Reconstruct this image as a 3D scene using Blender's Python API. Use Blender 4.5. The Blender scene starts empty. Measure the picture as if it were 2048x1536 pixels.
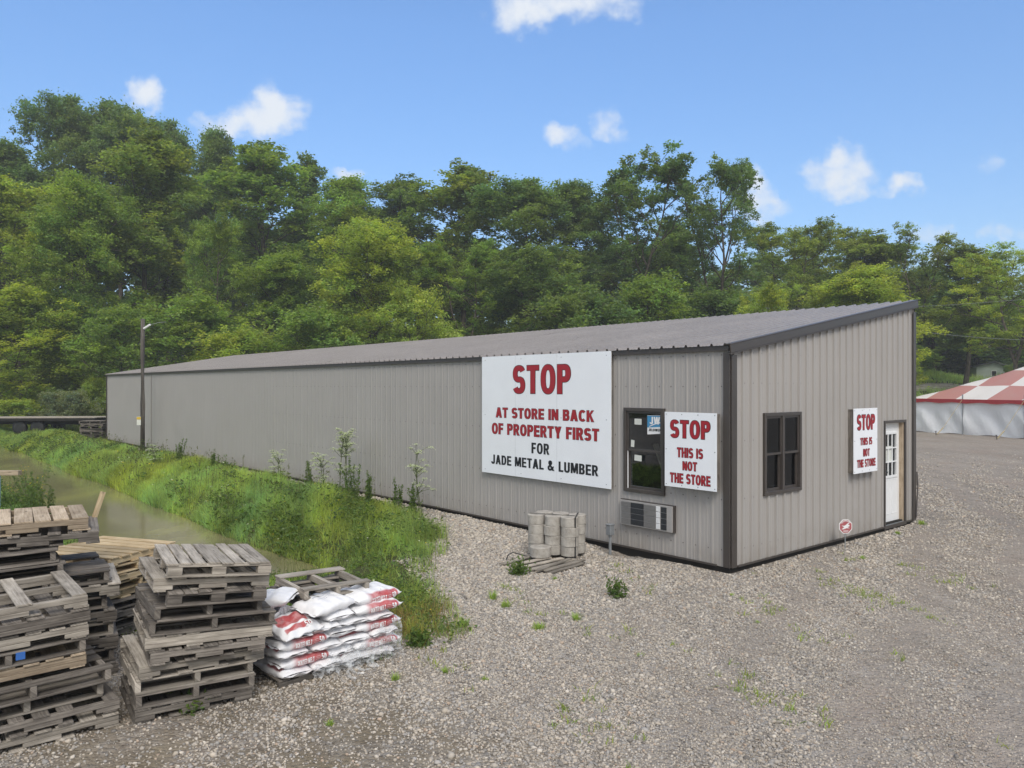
import bpy, math, random
import numpy as np
from mathutils import Vector, Matrix, Euler

# ------------------------------------------------------------------ camera, sky, sun, exposure
F, CX, HY, H = 1541.0, 1024.0, 773.0, 2.7          # photo focal length (px), centre column, horizon row, eye height (m)
scene = bpy.context.scene
COL = scene.collection
cam_data = bpy.data.cameras.new("camera")
cam = bpy.data.objects.new("camera", cam_data)
COL.objects.link(cam)
cam.location = (0, 0, H)
cam.rotation_euler = (math.radians(90), 0, 0)
cam_data.sensor_width = 36.0
cam_data.lens = 36.0 * F / 2048.0
cam_data.shift_y = (HY - 768.0) / 2048.0
cam_data.clip_start = 0.1
cam_data.clip_end = 6000
scene.camera = cam

SUN_ELEV, SUN_AZ = math.radians(46), math.radians(170)      # azimuth clockwise from +Y (the view direction)
world = bpy.data.worlds.new("World")
scene.world = world
world.use_nodes = True
wn, wl = world.node_tree.nodes, world.node_tree.links
wn.clear()
w_out = wn.new("ShaderNodeOutputWorld")
w_bg = wn.new("ShaderNodeBackground")
w_bg.inputs["Strength"].default_value = 0.14
sky = wn.new("ShaderNodeTexSky")
sky.sky_type = 'NISHITA'
sky.sun_disc = False
sky.sun_elevation = SUN_ELEV
sky.sun_rotation = SUN_AZ
sky.altitude = 300
sky.air_density = 1.0
sky.dust_density = 0.6
sky.ozone_density = 2.0
wl.new(w_bg.outputs[0], w_out.inputs[0])

sun_data = bpy.data.lights.new("sun", 'SUN')
sun_data.energy = 1.0
sun_data.angle = math.radians(22)
sun_data.color = (1.0, 0.95, 0.88)
sun = bpy.data.objects.new("sun", sun_data)
COL.objects.link(sun)
sd = Vector((math.sin(SUN_AZ) * math.cos(SUN_ELEV), math.cos(SUN_AZ) * math.cos(SUN_ELEV), math.sin(SUN_ELEV)))
sun.rotation_euler = (-sd).to_track_quat('-Z', 'Y').to_euler()
sun.location = (0, -20, 40)

scene.view_settings.view_transform = 'Standard'
scene.view_settings.look = 'None'
scene.view_settings.exposure = 1.27
scene.view_settings.gamma = 1.0

# clouds: fair-weather puffs fixed in the sky's own directions (x/y and z/y of the world direction)
CLOUDS = [  # px, py, rx, ry, amount   (rows of small blobs make each puff)
    (1060, 22, 62, 36, 1.0), (1110, 8, 80, 34, 0.9), (1180, -8, 90, 34, 0.8), (1030, 48, 34, 20, 0.7), (1240, 15, 50, 24, 0.55),
    (548, 226, 46, 40, 1.15), (520, 244, 50, 34, 1.0), (470, 250, 60, 24, 0.85), (425, 245, 36, 18, 0.6), (555, 205, 32, 24, 0.9),
    (288, 190, 30, 26, 1.0), (300, 205, 28, 20, 0.8),
    (1118, 268, 30, 20, 0.8), (1140, 284, 40, 14, 0.5), (1218, 250, 32, 26, 0.62), (1238, 270, 18, 14, 0.4),
    (1676, 318, 34, 24, 0.95), (1690, 350, 56, 40, 0.9), (1700, 380, 46, 22, 0.8), (1640, 350, 40, 36, 0.6), (1615, 340, 24, 26, 0.5),
    (1804, 372, 36, 18, 0.85), (1790, 385, 44, 14, 0.6), (1978, 336, 24, 20, 0.42),
    (1505, 375, 26, 30, 0.9), (1510, 400, 40, 26, 0.8), (1548, 402, 34, 16, 0.55), (1515, 435, 20, 16, 0.7),
    (700, 350, 28, 12, 0.9), (1970, 458, 24, 16, 0.5), (1870, 465, 40, 16, 0.5), (1900, 520, 60, 22, 0.6), (2030, 462, 40, 18, 0.5),
    (700, 560, 160, 60, 0.55), (300, 480, 140, 60, 0.5), (1050, 560, 150, 60, 0.5), (1920, 640, 60, 40, 0.7),
]
tc = wn.new("ShaderNodeTexCoord")
sep = wn.new("ShaderNodeSeparateXYZ"); wl.new(tc.outputs["Generated"], sep.inputs[0])
def wmath(op, a, b=None, clamp=False):
    n = wn.new("ShaderNodeMath"); n.operation = op; n.use_clamp = clamp
    for i, v in enumerate((a, b)):
        if v is None: continue
        if isinstance(v, (int, float)): n.inputs[i].default_value = v
        else: wl.new(v, n.inputs[i])
    return n.outputs[0]
ymax = wmath('MAXIMUM', sep.outputs[1], 0.05)
gx, gzz = wmath('DIVIDE', sep.outputs[0], ymax), wmath('DIVIDE', sep.outputs[2], ymax)
comb = wn.new("ShaderNodeCombineXYZ"); wl.new(gx, comb.inputs[0]); wl.new(gzz, comb.inputs[1])
nz = wn.new("ShaderNodeTexNoise"); nz.inputs["Scale"].default_value = 22; nz.inputs["Detail"].default_value = 6; nz.inputs["Roughness"].default_value = 0.6
wl.new(comb.outputs[0], nz.inputs["Vector"])
warp = wn.new("ShaderNodeVectorMath"); warp.operation = 'SUBTRACT'; wl.new(nz.outputs["Color"], warp.inputs[0]); warp.inputs[1].default_value = (0.5, 0.5, 0.5)
wsc = wn.new("ShaderNodeVectorMath"); wsc.operation = 'SCALE'; wl.new(warp.outputs[0], wsc.inputs[0]); wsc.inputs["Scale"].default_value = 0.06
wad = wn.new("ShaderNodeVectorMath"); wad.operation = 'ADD'; wl.new(comb.outputs[0], wad.inputs[0]); wl.new(wsc.outputs[0], wad.inputs[1])
acc = None
for (px, py, rx, ry, am) in CLOUDS:
    s1 = wn.new("ShaderNodeVectorMath"); s1.operation = 'SUBTRACT'; wl.new(wad.outputs[0], s1.inputs[0])
    s1.inputs[1].default_value = ((px - CX) / F, (HY - py) / F, 0)
    s2 = wn.new("ShaderNodeVectorMath"); s2.operation = 'MULTIPLY'; wl.new(s1.outputs[0], s2.inputs[0])
    s2.inputs[1].default_value = (F / rx / 2.1, F / ry / 2.1, 0)
    s3 = wn.new("ShaderNodeVectorMath"); s3.operation = 'LENGTH'; wl.new(s2.outputs[0], s3.inputs[0])
    m = wn.new("ShaderNodeMapRange"); m.interpolation_type = 'SMOOTHSTEP'; wl.new(s3.outputs["Value"], m.inputs[0])
    m.inputs[1].default_value = 1.0; m.inputs[2].default_value = 0.0; m.inputs[3].default_value = 0.0; m.inputs[4].default_value = am
    acc = m.outputs[0] if acc is None else wmath('MAXIMUM', acc, m.outputs[0])
nz2 = wn.new("ShaderNodeTexNoise"); nz2.inputs["Scale"].default_value = 45; nz2.inputs["Detail"].default_value = 5
wl.new(comb.outputs[0], nz2.inputs["Vector"])
dens = wmath('ADD', acc, wmath('MULTIPLY', wmath('SUBTRACT', nz2.outputs["Fac"], 0.5), 1.0))
dens = wmath('MULTIPLY', dens, wmath('MINIMUM', wmath('MULTIPLY', acc, 4.0), 1.0))
mr = wn.new("ShaderNodeMapRange"); mr.interpolation_type = 'SMOOTHSTEP'; wl.new(dens, mr.inputs[0])
mr.inputs[1].default_value = 0.10; mr.inputs[2].default_value = 1.05; mr.inputs[3].default_value = 0.0; mr.inputs[4].default_value = 0.9
mask = wmath('MULTIPLY', mr.outputs[0], wmath('GREATER_THAN', sep.outputs[1], 0.06))
hs = wn.new("ShaderNodeHueSaturation"); wl.new(sky.outputs[0], hs.inputs["Color"])
hs.inputs["Saturation"].default_value = 1.14; hs.inputs["Value"].default_value = 0.72
tint = wn.new("ShaderNodeMix"); tint.data_type = 'RGBA'; tint.blend_type = 'MULTIPLY'; tint.inputs[0].default_value = 1.0
wl.new(hs.outputs[0], tint.inputs[6]); tint.inputs[7].default_value = (0.95, 1.0, 1.06, 1)
cm = wn.new("ShaderNodeMix"); cm.data_type = 'RGBA'
low = wn.new("ShaderNodeMapRange"); wl.new(sep.outputs[2], low.inputs[0])       # sky colour scaled darker towards the horizon
low.inputs[1].default_value = 0.0; low.inputs[2].default_value = 0.42; low.inputs[3].default_value = 0.58; low.inputs[4].default_value = 0.93
lsc = wn.new("ShaderNodeVectorMath"); lsc.operation = 'SCALE'; wl.new(tint.outputs[2], lsc.inputs[0]); wl.new(low.outputs[0], lsc.inputs["Scale"])
wl.new(mask, cm.inputs[0]); wl.new(lsc.outputs[0], cm.inputs[6]); cm.inputs[7].default_value = (2.75, 2.85, 2.95, 1)
# unseen white cloud deck, added overhead and behind the camera for soft neutral fill
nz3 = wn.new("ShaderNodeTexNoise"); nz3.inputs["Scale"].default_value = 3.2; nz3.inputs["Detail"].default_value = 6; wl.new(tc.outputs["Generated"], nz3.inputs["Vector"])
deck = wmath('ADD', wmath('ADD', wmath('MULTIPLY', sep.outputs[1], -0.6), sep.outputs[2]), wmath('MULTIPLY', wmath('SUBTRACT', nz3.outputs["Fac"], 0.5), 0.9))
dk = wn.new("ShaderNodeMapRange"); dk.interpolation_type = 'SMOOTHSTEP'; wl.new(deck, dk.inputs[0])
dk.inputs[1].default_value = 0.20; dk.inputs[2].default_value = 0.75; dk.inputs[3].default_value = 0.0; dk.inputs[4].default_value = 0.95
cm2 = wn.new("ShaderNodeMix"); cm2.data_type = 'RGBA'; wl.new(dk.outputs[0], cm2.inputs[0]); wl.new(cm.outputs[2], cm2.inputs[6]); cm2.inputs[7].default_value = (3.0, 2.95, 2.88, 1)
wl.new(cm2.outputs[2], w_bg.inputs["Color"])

# ------------------------------------------------------------------ frames and pixel maths
C0 = np.array([3.148, 11.125])
UV_ = np.array([-0.6497, 0.7602])                 # along the long wall, away from the near corner
VV_ = np.array([0.7602, 0.6497])                  # along the end wall
BROT = math.atan2(VV_[1], VV_[0])
LEN, WID = 36.0, 6.26
EAVE, RIDGE = 3.26, 4.33
SLOPE = (RIDGE - EAVE) / WID
def ground_px(px, py, z=0.0):
    Y = F * (H - z) / (py - HY)
    return ((px - CX) / F * Y, Y)
def at(px, py, Y):
    return ((px - CX) / F * Y, Y, H + (HY - py) / F * Y)
def loc(s, t):
    p = C0 + VV_ * s + UV_ * t
    return (float(p[0]), float(p[1]))
def LW(px, py, d=0.0):                            # pixel -> (t, z) on a plane d metres outside the long wall
    a, b = (px - CX) / F, (HY - py) / F
    Y = (VV_ @ C0 - d) / (VV_[0] * a + VV_[1])
    P = np.array([a * Y, Y])
    return float(UV_ @ (P - C0)), float(H + b * Y)
def EW(px, py, d=0.0):                            # pixel -> (s, z) on a plane d metres outside the end wall
    a, b = (px - CX) / F, (HY - py) / F
    Y = (UV_ @ C0 - d) / (UV_[0] * a + UV_[1])
    P = np.array([a * Y, Y])
    return float(VV_ @ (P - C0)), float(H + b * Y)

# ------------------------------------------------------------------ helpers
def tag(o, label=None, cat=None, group=None, kind=None):
    if label: o["label"] = label
    if cat: o["category"] = cat
    if group: o["group"] = group
    if kind: o["kind"] = kind
    return o
def empty(name, location, rz=0.0, label=None, cat=None, group=None, rot=None):
    o = bpy.data.objects.new(name, None); COL.objects.link(o)
    o.location = location
    o.rotation_euler = rot if rot is not None else (0, 0, rz)
    o.empty_display_size = 0.2
    return tag(o, label, cat, group)
def link(name, me, mats, parent=None, smooth=False):
    if not isinstance(mats, (list, tuple)): mats = [mats]
    for m in mats: me.materials.append(m)
    if smooth:
        me.polygons.foreach_set("use_smooth", [True] * len(me.polygons))
    o = bpy.data.objects.new(name, me); COL.objects.link(o)
    if parent is not None: o.parent = parent
    return o
class MB:
    """collects shapes into one mesh: positions, faces, material slots, a per-piece tint and a board-wise UV"""
    def __init__(self): self.v, self.f, self.m, self.t, self.uv = [], [], [], [], []
    def face(self, idx, mat=0, tint=1.0, uv=None):
        self.f.append(tuple(idx)); self.m.append(mat); self.t.append(tint)
        self.uv.append(uv if uv is not None else [(0.0, 0.0)] * len(idx))
    def poly(self, pts, mat=0, tint=1.0):
        n = len(self.v); self.v += [tuple(p) for p in pts]
        self.face(range(n, n + len(pts)), mat, tint, [(p[0], p[1]) for p in pts])
    def box(self, c, s, rot=None, mat=0, tint=1.0, taper=None):
        hx, hy, hz = s[0] / 2, s[1] / 2, s[2] / 2
        L = max(range(3), key=lambda i: s[i])
        n = len(self.v); off = (random.random() * 40, random.random() * 40)
        loc8 = [(sx * hx, sy * hy, sz * hz) for sz in (-1, 1) for sy in (-1, 1) for sx in (-1, 1)]
        R = rot.to_matrix() if isinstance(rot, Euler) else rot
        for p in loc8:
            q = Vector(p)
            if R is not None: q = R @ q
            self.v.append((q.x + c[0], q.y + c[1], q.z + c[2]))
        for idx in ((0, 2, 3, 1), (4, 5, 7, 6), (0, 1, 5, 4), (2, 6, 7, 3), (0, 4, 6, 2), (1, 3, 7, 5)):
            uv = []
            for i in idx:
                p = loc8[i]
                o_ = [p[j] for j in range(3) if j != L]
                uv.append((p[L] + off[0], o_[0] + o_[1] + off[1]))
            self.face([n + i for i in idx], mat, tint, uv)
    def bar(self, a, b, w, h, mat=0, tint=1.0, up=(0, 0, 1)):
        a, b = Vector(a), Vector(b)
        d = (b - a); L = d.length; d.normalize()
        side = d.cross(Vector(up))
        if side.length < 1e-4: side = Vector((1, 0, 0))
        side.normalize(); u2 = side.cross(d)
        R = Matrix((d, side, u2)).transposed()
        self.box((a + b) / 2, (L, w, h), R, mat, tint)
    def tube(self, pts, r, seg=8, mat=0, tint=1.0, cap=True):
        pts = [Vector(p) for p in pts]
        rs = r if isinstance(r, (list, tuple)) else [r] * len(pts)
        n0 = len(self.v)
        for i, p in enumerate(pts):
            d = (pts[min(i + 1, len(pts) - 1)] - pts[max(i - 1, 0)]).normalized()
            a = d.cross(Vector((0, 0, 1)))
            if a.length < 1e-3: a = Vector((1, 0, 0))
            a.normalize(); b = d.cross(a)
            for k in range(seg):
                th = 2 * math.pi * k / seg
                q = p + (a * math.cos(th) + b * math.sin(th)) * rs[i]
                self.v.append(tuple(q))
        for i in range(len(pts) - 1):
            for k in range(seg):
                k2 = (k + 1) % seg
                self.face((n0 + i * seg + k, n0 + i * seg + k2, n0 + (i + 1) * seg + k2, n0 + (i + 1) * seg + k), mat, tint,
                          [(i, k / seg), (i, (k + 1) / seg), (i + 1, (k + 1) / seg), (i + 1, k / seg)])
        if cap:
            self.face([n0 + k for k in range(seg)][::-1], mat, tint)
            self.face([n0 + (len(pts) - 1) * seg + k for k in range(seg)], mat, tint)
    def lathe(self, prof, c=(0, 0, 0), seg=32, mat=0, tint=1.0):
        n0 = len(self.v)
        for (r, z) in prof:
            for k in range(seg):
                th = 2 * math.pi * k / seg
                self.v.append((c[0] + r * math.cos(th), c[1] + r * math.sin(th), c[2] + z))
        for i in range(len(prof) - 1):
            for k in range(seg):
                k2 = (k + 1) % seg
                self.face((n0 + i * seg + k, n0 + i * seg + k2, n0 + (i + 1) * seg + k2, n0 + (i + 1) * seg + k), mat, tint)
        if prof[0][0] > 0: self.face([n0 + k for k in range(seg)][::-1], mat, tint)
        if prof[-1][0] > 0: self.face([n0 + (len(prof) - 1) * seg + k for k in range(seg)], mat, tint)
    def build(self, name, mats, parent=None, smooth=False, bevel=0.0):
        me = bpy.data.meshes.new(name)
        me.from_pydata(self.v, [], self.f)
        if self.f:
            me.polygons.foreach_set("material_index", self.m)
            at_ = me.attributes.new("tint", 'FLOAT', 'FACE'); at_.data.foreach_set("value", self.t)
            uvl = me.uv_layers.new(name="UVMap")
            uvl.data.foreach_set("uv", [c for f in self.uv for p in f for c in p])
        me.update()
        o = link(name, me, mats, parent, smooth)
        if bevel:
            b = o.modifiers.new("bevel", 'BEVEL'); b.width = bevel; b.segments = 1; b.limit_method = 'ANGLE'
        return o
def np_mesh(name, V, Fq, attrs=None, n=4):
    me = bpy.data.meshes.new(name)
    V = np.asarray(V, dtype=np.float32); Fq = np.asarray(Fq, dtype=np.int32)
    me.vertices.add(len(V)); me.vertices.foreach_set("co", V.ravel())
    me.loops.add(Fq.size); me.loops.foreach_set("vertex_index", Fq.ravel())
    me.polygons.add(len(Fq)); me.polygons.foreach_set("loop_start", np.arange(0, Fq.size, n, dtype=np.int32))
    for k, a in (attrs or {}).items():
        a = np.asarray(a, dtype=np.float32)
        if a.ndim == 1:
            at_ = me.attributes.new(k, 'FLOAT', 'POINT' if len(a) == len(V) else 'FACE'); at_.data.foreach_set("value", a)
        else:
            at_ = me.attributes.new(k, 'FLOAT_COLOR', 'POINT' if len(a) == len(V) else 'FACE'); at_.data.foreach_set("color", np.c_[a, np.ones(len(a), np.float32)].ravel().astype(np.float32))
    me.update(calc_edges=True); me.validate()
    return me

# ------------------------------------------------------------------ materials
class NT:
    def __init__(self, name):
        self.m = bpy.data.materials.new(name); self.m.use_nodes = True
        self.n, self.l = self.m.node_tree.nodes, self.m.node_tree.links
        self.n.clear()
        self.out = self.n.new("ShaderNodeOutputMaterial")
        self.p = self.n.new("ShaderNodeBsdfPrincipled")
        self.l.new(self.p.outputs[0], self.out.inputs[0])
    def new(self, t, **kw):
        x = self.n.new(t)
        for k, v in kw.items(): setattr(x, k, v)
        return x
    def set(self, sock, v):
        if hasattr(v, "is_linked") or isinstance(v, bpy.types.NodeSocket): self.l.new(v, sock)
        else: sock.default_value = v
    def coord(self, kind="Object"): return self.new("ShaderNodeTexCoord").outputs[kind]
    def mapping(self, vec, scale=(1, 1, 1), loc=(0, 0, 0)):
        m = self.new("ShaderNodeMapping"); self.l.new(vec, m.inputs[0])
        m.inputs["Scale"].default_value = scale; m.inputs["Location"].default_value = loc
        return m.outputs[0]
    def noise(self, vec, scale=5, detail=4, rough=0.55, color=False):
        x = self.new("ShaderNodeTexNoise"); self.l.new(vec, x.inputs["Vector"])
        x.inputs["Scale"].default_value = scale; x.inputs["Detail"].default_value = detail; x.inputs["Roughness"].default_value = rough
        return x.outputs["Color" if color else "Fac"]
    def ramp(self, fac, stops):
        r = self.new("ShaderNodeValToRGB"); self.l.new(fac, r.inputs[0])
        e = r.color_ramp.elements
        while len(e) < len(stops): e.new(0.5)
        for i, (p, c) in enumerate(stops):
            e[i].position = p; e[i].color = (*c, 1) if len(c) == 3 else c
        return r.outputs[0]
    def rng(self, fac, a, b, c=0.0, d=1.0, smooth=False):
        x = self.new("ShaderNodeMapRange"); self.l.new(fac, x.inputs[0])
        if smooth: x.interpolation_type = 'SMOOTHSTEP'
        for i, v in enumerate((a, b, c, d)): x.inputs[i + 1].default_value = v
        return x.outputs[0]
    def math(self, op, a, b=None):
        x = self.new("ShaderNodeMath", operation=op); self.set(x.inputs[0], a)
        if b is not None: self.set(x.inputs[1], b)
        return x.outputs[0]
    def mix(self, fac, a, b, mode='MIX'):
        x = self.new("ShaderNodeMix", data_type='RGBA', blend_type=mode)
        self.set(x.inputs[0], fac)
        for s, v in ((x.inputs[6], a), (x.inputs[7], b)):
            if isinstance(v, tuple): s.default_value = (*v, 1) if len(v) == 3 else v
            else: self.l.new(v, s)
        return x.outputs[2]
    def attr(self, name, out="Fac"):
        x = self.new("ShaderNodeAttribute"); x.attribute_name = name
        return x.outputs[out]
    def scale(self, col, f):
        x = self.new("ShaderNodeVectorMath", operation='SCALE')
        self.l.new(col, x.inputs[0]); self.set(x.inputs["Scale"], f)
        return x.outputs[0]
    def bump(self, h, strength=0.3, dist=0.01, normal=None):
        b = self.new("ShaderNodeBump"); self.l.new(h, b.inputs["Height"])
        b.inputs["Strength"].default_value = strength; b.inputs["Distance"].default_value = dist
        if normal is not None: self.l.new(normal, b.inputs["Normal"])
        self.l.new(b.outputs[0], self.p.inputs["Normal"]); return b.outputs[0]
    def base(self, c): self.set(self.p.inputs["Base Color"], (*c, 1) if isinstance(c, tuple) and len(c) == 3 else c); return self
    def pr(self, rough=None, metal=None, spec=None, coat=None):
        if rough is not None: self.set(self.p.inputs["Roughness"], rough)
        if metal is not None: self.p.inputs["Metallic"].default_value = metal
        if spec is not None: self.p.inputs["Specular IOR Level"].default_value = spec
        if coat is not None: self.p.inputs["Coat Weight"].default_value = coat
        return self
def plain(name, c, rough=0.6, spec=0.4, metal=0.0, vary=0.12, nscale=6.0, bump=0.0):
    """a surface with its own faint blotches so that it is never one flat colour"""
    k = NT(name); o = k.coord("Object")
    n = k.noise(o, nscale, 5, 0.6)
    f = k.rng(n, 0.25, 0.75, 1 - vary, 1 + vary)
    col = k.new("ShaderNodeRGB"); col.outputs[0].default_value = (*c, 1)
    k.base(k.scale(col.outputs[0], f)).pr(k.rng(n, 0.3, 0.7, rough * 0.9, min(1, rough * 1.1)), metal, spec)
    if bump: k.bump(k.noise(o, nscale * 8, 3), bump, 0.004)
    return k.m
def metal_panel(name, c, rough, dirt=0.12):
    k = NT(name); o = k.coord("Object")
    streak = k.noise(k.mapping(o, (6, 6, 0.35)), 2.0, 4, 0.6)
    blot = k.noise(o, 0.9, 4, 0.5)
    g = k.new("ShaderNodeSeparateXYZ"); k.l.new(o, g.inputs[0])
    splash = k.math('MULTIPLY', k.rng(g.outputs[2], 0.55, 0.05, 0, 1, True), k.rng(k.noise(o, 3.0, 5), 0.35, 0.7))
    f = k.math('MULTIPLY', k.rng(streak, 0.3, 0.7, 1 - dirt * 0.6, 1 + dirt * 0.4), k.rng(blot, 0.3, 0.7, 1 - dirt * 0.4, 1 + dirt * 0.4))
    col = k.new("ShaderNodeRGB"); col.outputs[0].default_value = (*c, 1)
    base = k.scale(col.outputs[0], f)
    k.base(k.mix(k.math('MULTIPLY', splash, 0.35), base, (0.20, 0.17, 0.13)))
    k.pr(k.rng(blot, 0.3, 0.7, rough * 0.85, rough * 1.15), 0.0, 0.45)
    k.bump(k.noise(k.mapping(o, (1.2, 1.2, 0.8)), 1.3, 2), 0.08, 0.02)
    return k.m
def wood(name, c1, c2, c3, grain=1.0, rough=0.85):
    k = NT(name); uv = k.coord("UV")
    g1 = k.noise(k.mapping(uv, (2.0, 55, 1)), 1.0, 5, 0.65)
    g2 = k.noise(k.mapping(uv, (5.0, 190, 1)), 1.0, 3, 0.6)
    blot = k.noise(k.mapping(uv, (2.5, 6, 1)), 1.3, 5, 0.6)
    mixf = k.math('ADD', k.math('MULTIPLY', g1, 0.6), k.math('MULTIPLY', blot, 0.5))
    col = k.ramp(mixf, [(0.34, c1), (0.52, c2), (0.72, c3)])
    crack = k.rng(g2, 0.28, 0.42, 0.55, 1.0)
    knot = k.new("ShaderNodeTexVoronoi"); k.l.new(k.mapping(uv, (2.3, 9, 1)), knot.inputs["Vector"]); knot.inputs["Scale"].default_value = 1.0
    kn = k.rng(knot.outputs["Distance"], 0.05, 0.12, 0.45, 1.0)
    f = k.math('MULTIPLY', k.math('MULTIPLY', crack, kn), k.attr("tint"))
    k.base(k.scale(col, f)).pr(rough, 0, 0.25)
    k.bump(k.math('ADD', g1, k.math('MULTIPLY', g2, 0.6)), 0.5 * grain, 0.006)
    return k.m
M = {}
M['wall'] = metal_panel('clay_wall_metal', (0.365, 0.347, 0.332), 0.5, 0.07)
M['roof'] = metal_panel('taupe_roof_metal', (0.27, 0.25, 0.243), 0.32, 0.2)
M['trim'] = plain('dark_brown_trim', (0.062, 0.053, 0.048), 0.38, 0.5, 0, 0.15, 3)
M['black'] = plain('black_plastic', (0.018, 0.018, 0.019), 0.5)
M['skirt'] = plain('near_black_matte', (0.022, 0.020, 0.018), 0.85, 0.2)  # shadow of the gap under the wall put into the colour; also trailer chassis
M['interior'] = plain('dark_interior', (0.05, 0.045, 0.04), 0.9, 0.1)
M['signwhite'] = plain('white_sign_panel', (0.85, 0.88, 0.93), 0.3, 0.5, 0, 0.03, 2)
M['seamgrey'] = plain('panel_seam', (0.55, 0.57, 0.61), 0.5)
M['red'] = plain('red_lettering', (0.36, 0.018, 0.028), 0.45, 0.4, 0, 0.06, 8)
M['ink'] = plain('black_lettering', (0.012, 0.013, 0.017), 0.5, 0.4)
M['paper'] = plain('paper', (0.62, 0.64, 0.60), 0.8, 0.2)
M['blue'] = plain('blue_print', (0.06, 0.26, 0.48), 0.5)
M['white'] = plain('white_paint', (0.78, 0.79, 0.80), 0.4, 0.5, 0, 0.04, 3)
M['galv'] = plain('grey_metal_box', (0.27, 0.29, 0.31), 0.45, 0.5, 0.3, 0.15, 8)
M['acgrey'] = plain('grille_grey', (0.20, 0.195, 0.19), 0.55)
M['aclight'] = plain('grille_case', (0.33, 0.32, 0.31), 0.5)
M['acdark'] = plain('grille_dark', (0.035, 0.037, 0.04), 0.5)
M['greywood'] = wood('weathered_wood', (0.11, 0.094, 0.08), (0.29, 0.26, 0.222), (0.50, 0.455, 0.395))
M['darkwood'] = wood('dark_old_wood', (0.055, 0.048, 0.043), (0.145, 0.128, 0.112), (0.29, 0.262, 0.23))  # darker board tone for older pallets and sign frames
M['tanwood'] = wood('tan_wood', (0.16, 0.12, 0.085), (0.36, 0.285, 0.205), (0.54, 0.45, 0.34))
M['newwood'] = wood('fresh_lumber', (0.28, 0.195, 0.105), (0.44, 0.335, 0.20), (0.58, 0.475, 0.32), 0.6)
M['polewood'] = wood('pole_wood', (0.035, 0.03, 0.027), (0.085, 0.075, 0.066), (0.18, 0.165, 0.15))
M['bark'] = None
k = NT('bark'); o_ = k.coord("Object")
n1 = k.noise(k.mapping(o_, (6, 6, 1.2)), 1.5, 5)
k.base(k.ramp(n1, [(0.3, (0.045, 0.036, 0.028)), (0.7, (0.17, 0.145, 0.115))])).pr(0.9, 0, 0.2); k.bump(n1, 0.7, 0.05)
M['bark'] = k.m
k = NT('concrete'); o_ = k.coord("Object")
n1 = k.noise(o_, 9, 6, 0.65); n2 = k.noise(o_, 60, 4, 0.6)
k.base(k.mix(k.rng(n2, 0.62, 0.72), k.ramp(n1, [(0.25, (0.24, 0.22, 0.195)), (0.55, (0.40, 0.378, 0.345)), (0.8, (0.52, 0.495, 0.455))]), (0.2, 0.18, 0.15))).pr(0.9, 0, 0.2)
k.bump(k.math('ADD', n2, k.math('MULTIPLY', n1, 0.5)), 0.5, 0.006)
M['concrete'] = k.m
k = NT('glass'); k.n.remove(k.p)
gl = k.new("ShaderNodeBsdfGlossy"); gl.inputs["Roughness"].default_value = 0.015; gl.inputs["Color"].default_value = (0.9, 0.95, 1, 1)
tr = k.new("ShaderNodeBsdfTransparent"); tr.inputs["Color"].default_value = (0.42, 0.45, 0.42, 1)
fr = k.new("ShaderNodeFresnel"); fr.inputs["IOR"].default_value = 1.42
nb = k.new("ShaderNodeBump"); nb.inputs["Strength"].default_value = 0.03; nb.inputs["Distance"].default_value = 0.05
k.l.new(k.noise(k.coord("Object"), 3.0, 2), nb.inputs["Height"]); k.l.new(nb.outputs[0], gl.inputs["Normal"])
mx = k.new("ShaderNodeMixShader"); k.l.new(fr.outputs[0], mx.inputs[0]); k.l.new(tr.outputs[0], mx.inputs[1]); k.l.new(gl.outputs[0], mx.inputs[2])
k.l.new(mx.outputs[0], k.out.inputs[0]); M['glass'] = k.m

def leaf_mat(name, c, trans=0.45, hue=0.0):
    k = NT(name)
    col = k.new("ShaderNodeRGB"); col.outputs[0].default_value = (*c, 1)
    t = k.attr("tint")
    warm = k.mix(k.rng(k.attr("hue"), 0, 1), (0.8, 1.0, 1.25), (1.22, 1.04, 0.62))
    cc = k.scale(k.mix(1.0, col.outputs[0], warm, 'MULTIPLY'), t)
    k.base(cc).pr(0.55, 0, 0.25)
    tl = k.new("ShaderNodeBsdfTranslucent"); k.l.new(k.mix(1.0, cc, (1.7, 1.85, 0.8), 'MULTIPLY'), tl.inputs[0])
    mx = k.new("ShaderNodeMixShader"); mx.inputs[0].default_value = trans
    k.l.new(k.p.outputs[0], mx.inputs[1]); k.l.new(tl.outputs[0], mx.inputs[2]); k.l.new(mx.outputs[0], k.out.inputs[0])
    return k.m
M['leaf_dark'] = leaf_mat('dark_leaves', (0.150, 0.208, 0.080))
M['leaf_mid'] = leaf_mat('mid_leaves', (0.200, 0.272, 0.074))
M['leaf_bright'] = leaf_mat('bright_leaves', (0.30, 0.355, 0.088))
M['leaf_olive'] = leaf_mat('olive_leaves', (0.21, 0.25, 0.072))
M['leaf_grey'] = leaf_mat('grey_green_leaves', (0.20, 0.23, 0.155))
M['grass'] = leaf_mat('grass_blades', (0.315, 0.395, 0.145), 0.5)
M['weed'] = leaf_mat('weed_leaves', (0.12, 0.175, 0.045), 0.45)
M['weedstem'] = leaf_mat('weed_stems', (0.12, 0.15, 0.07), 0.2)
M['drygrass'] = leaf_mat('dry_grass', (0.30, 0.22, 0.09), 0.3)
M['umbel'] = leaf_mat('white_flowers', (0.62, 0.64, 0.50), 0.3)
M['yellowflower'] = leaf_mat('yellow_flowers', (0.60, 0.45, 0.03), 0.3)

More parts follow.
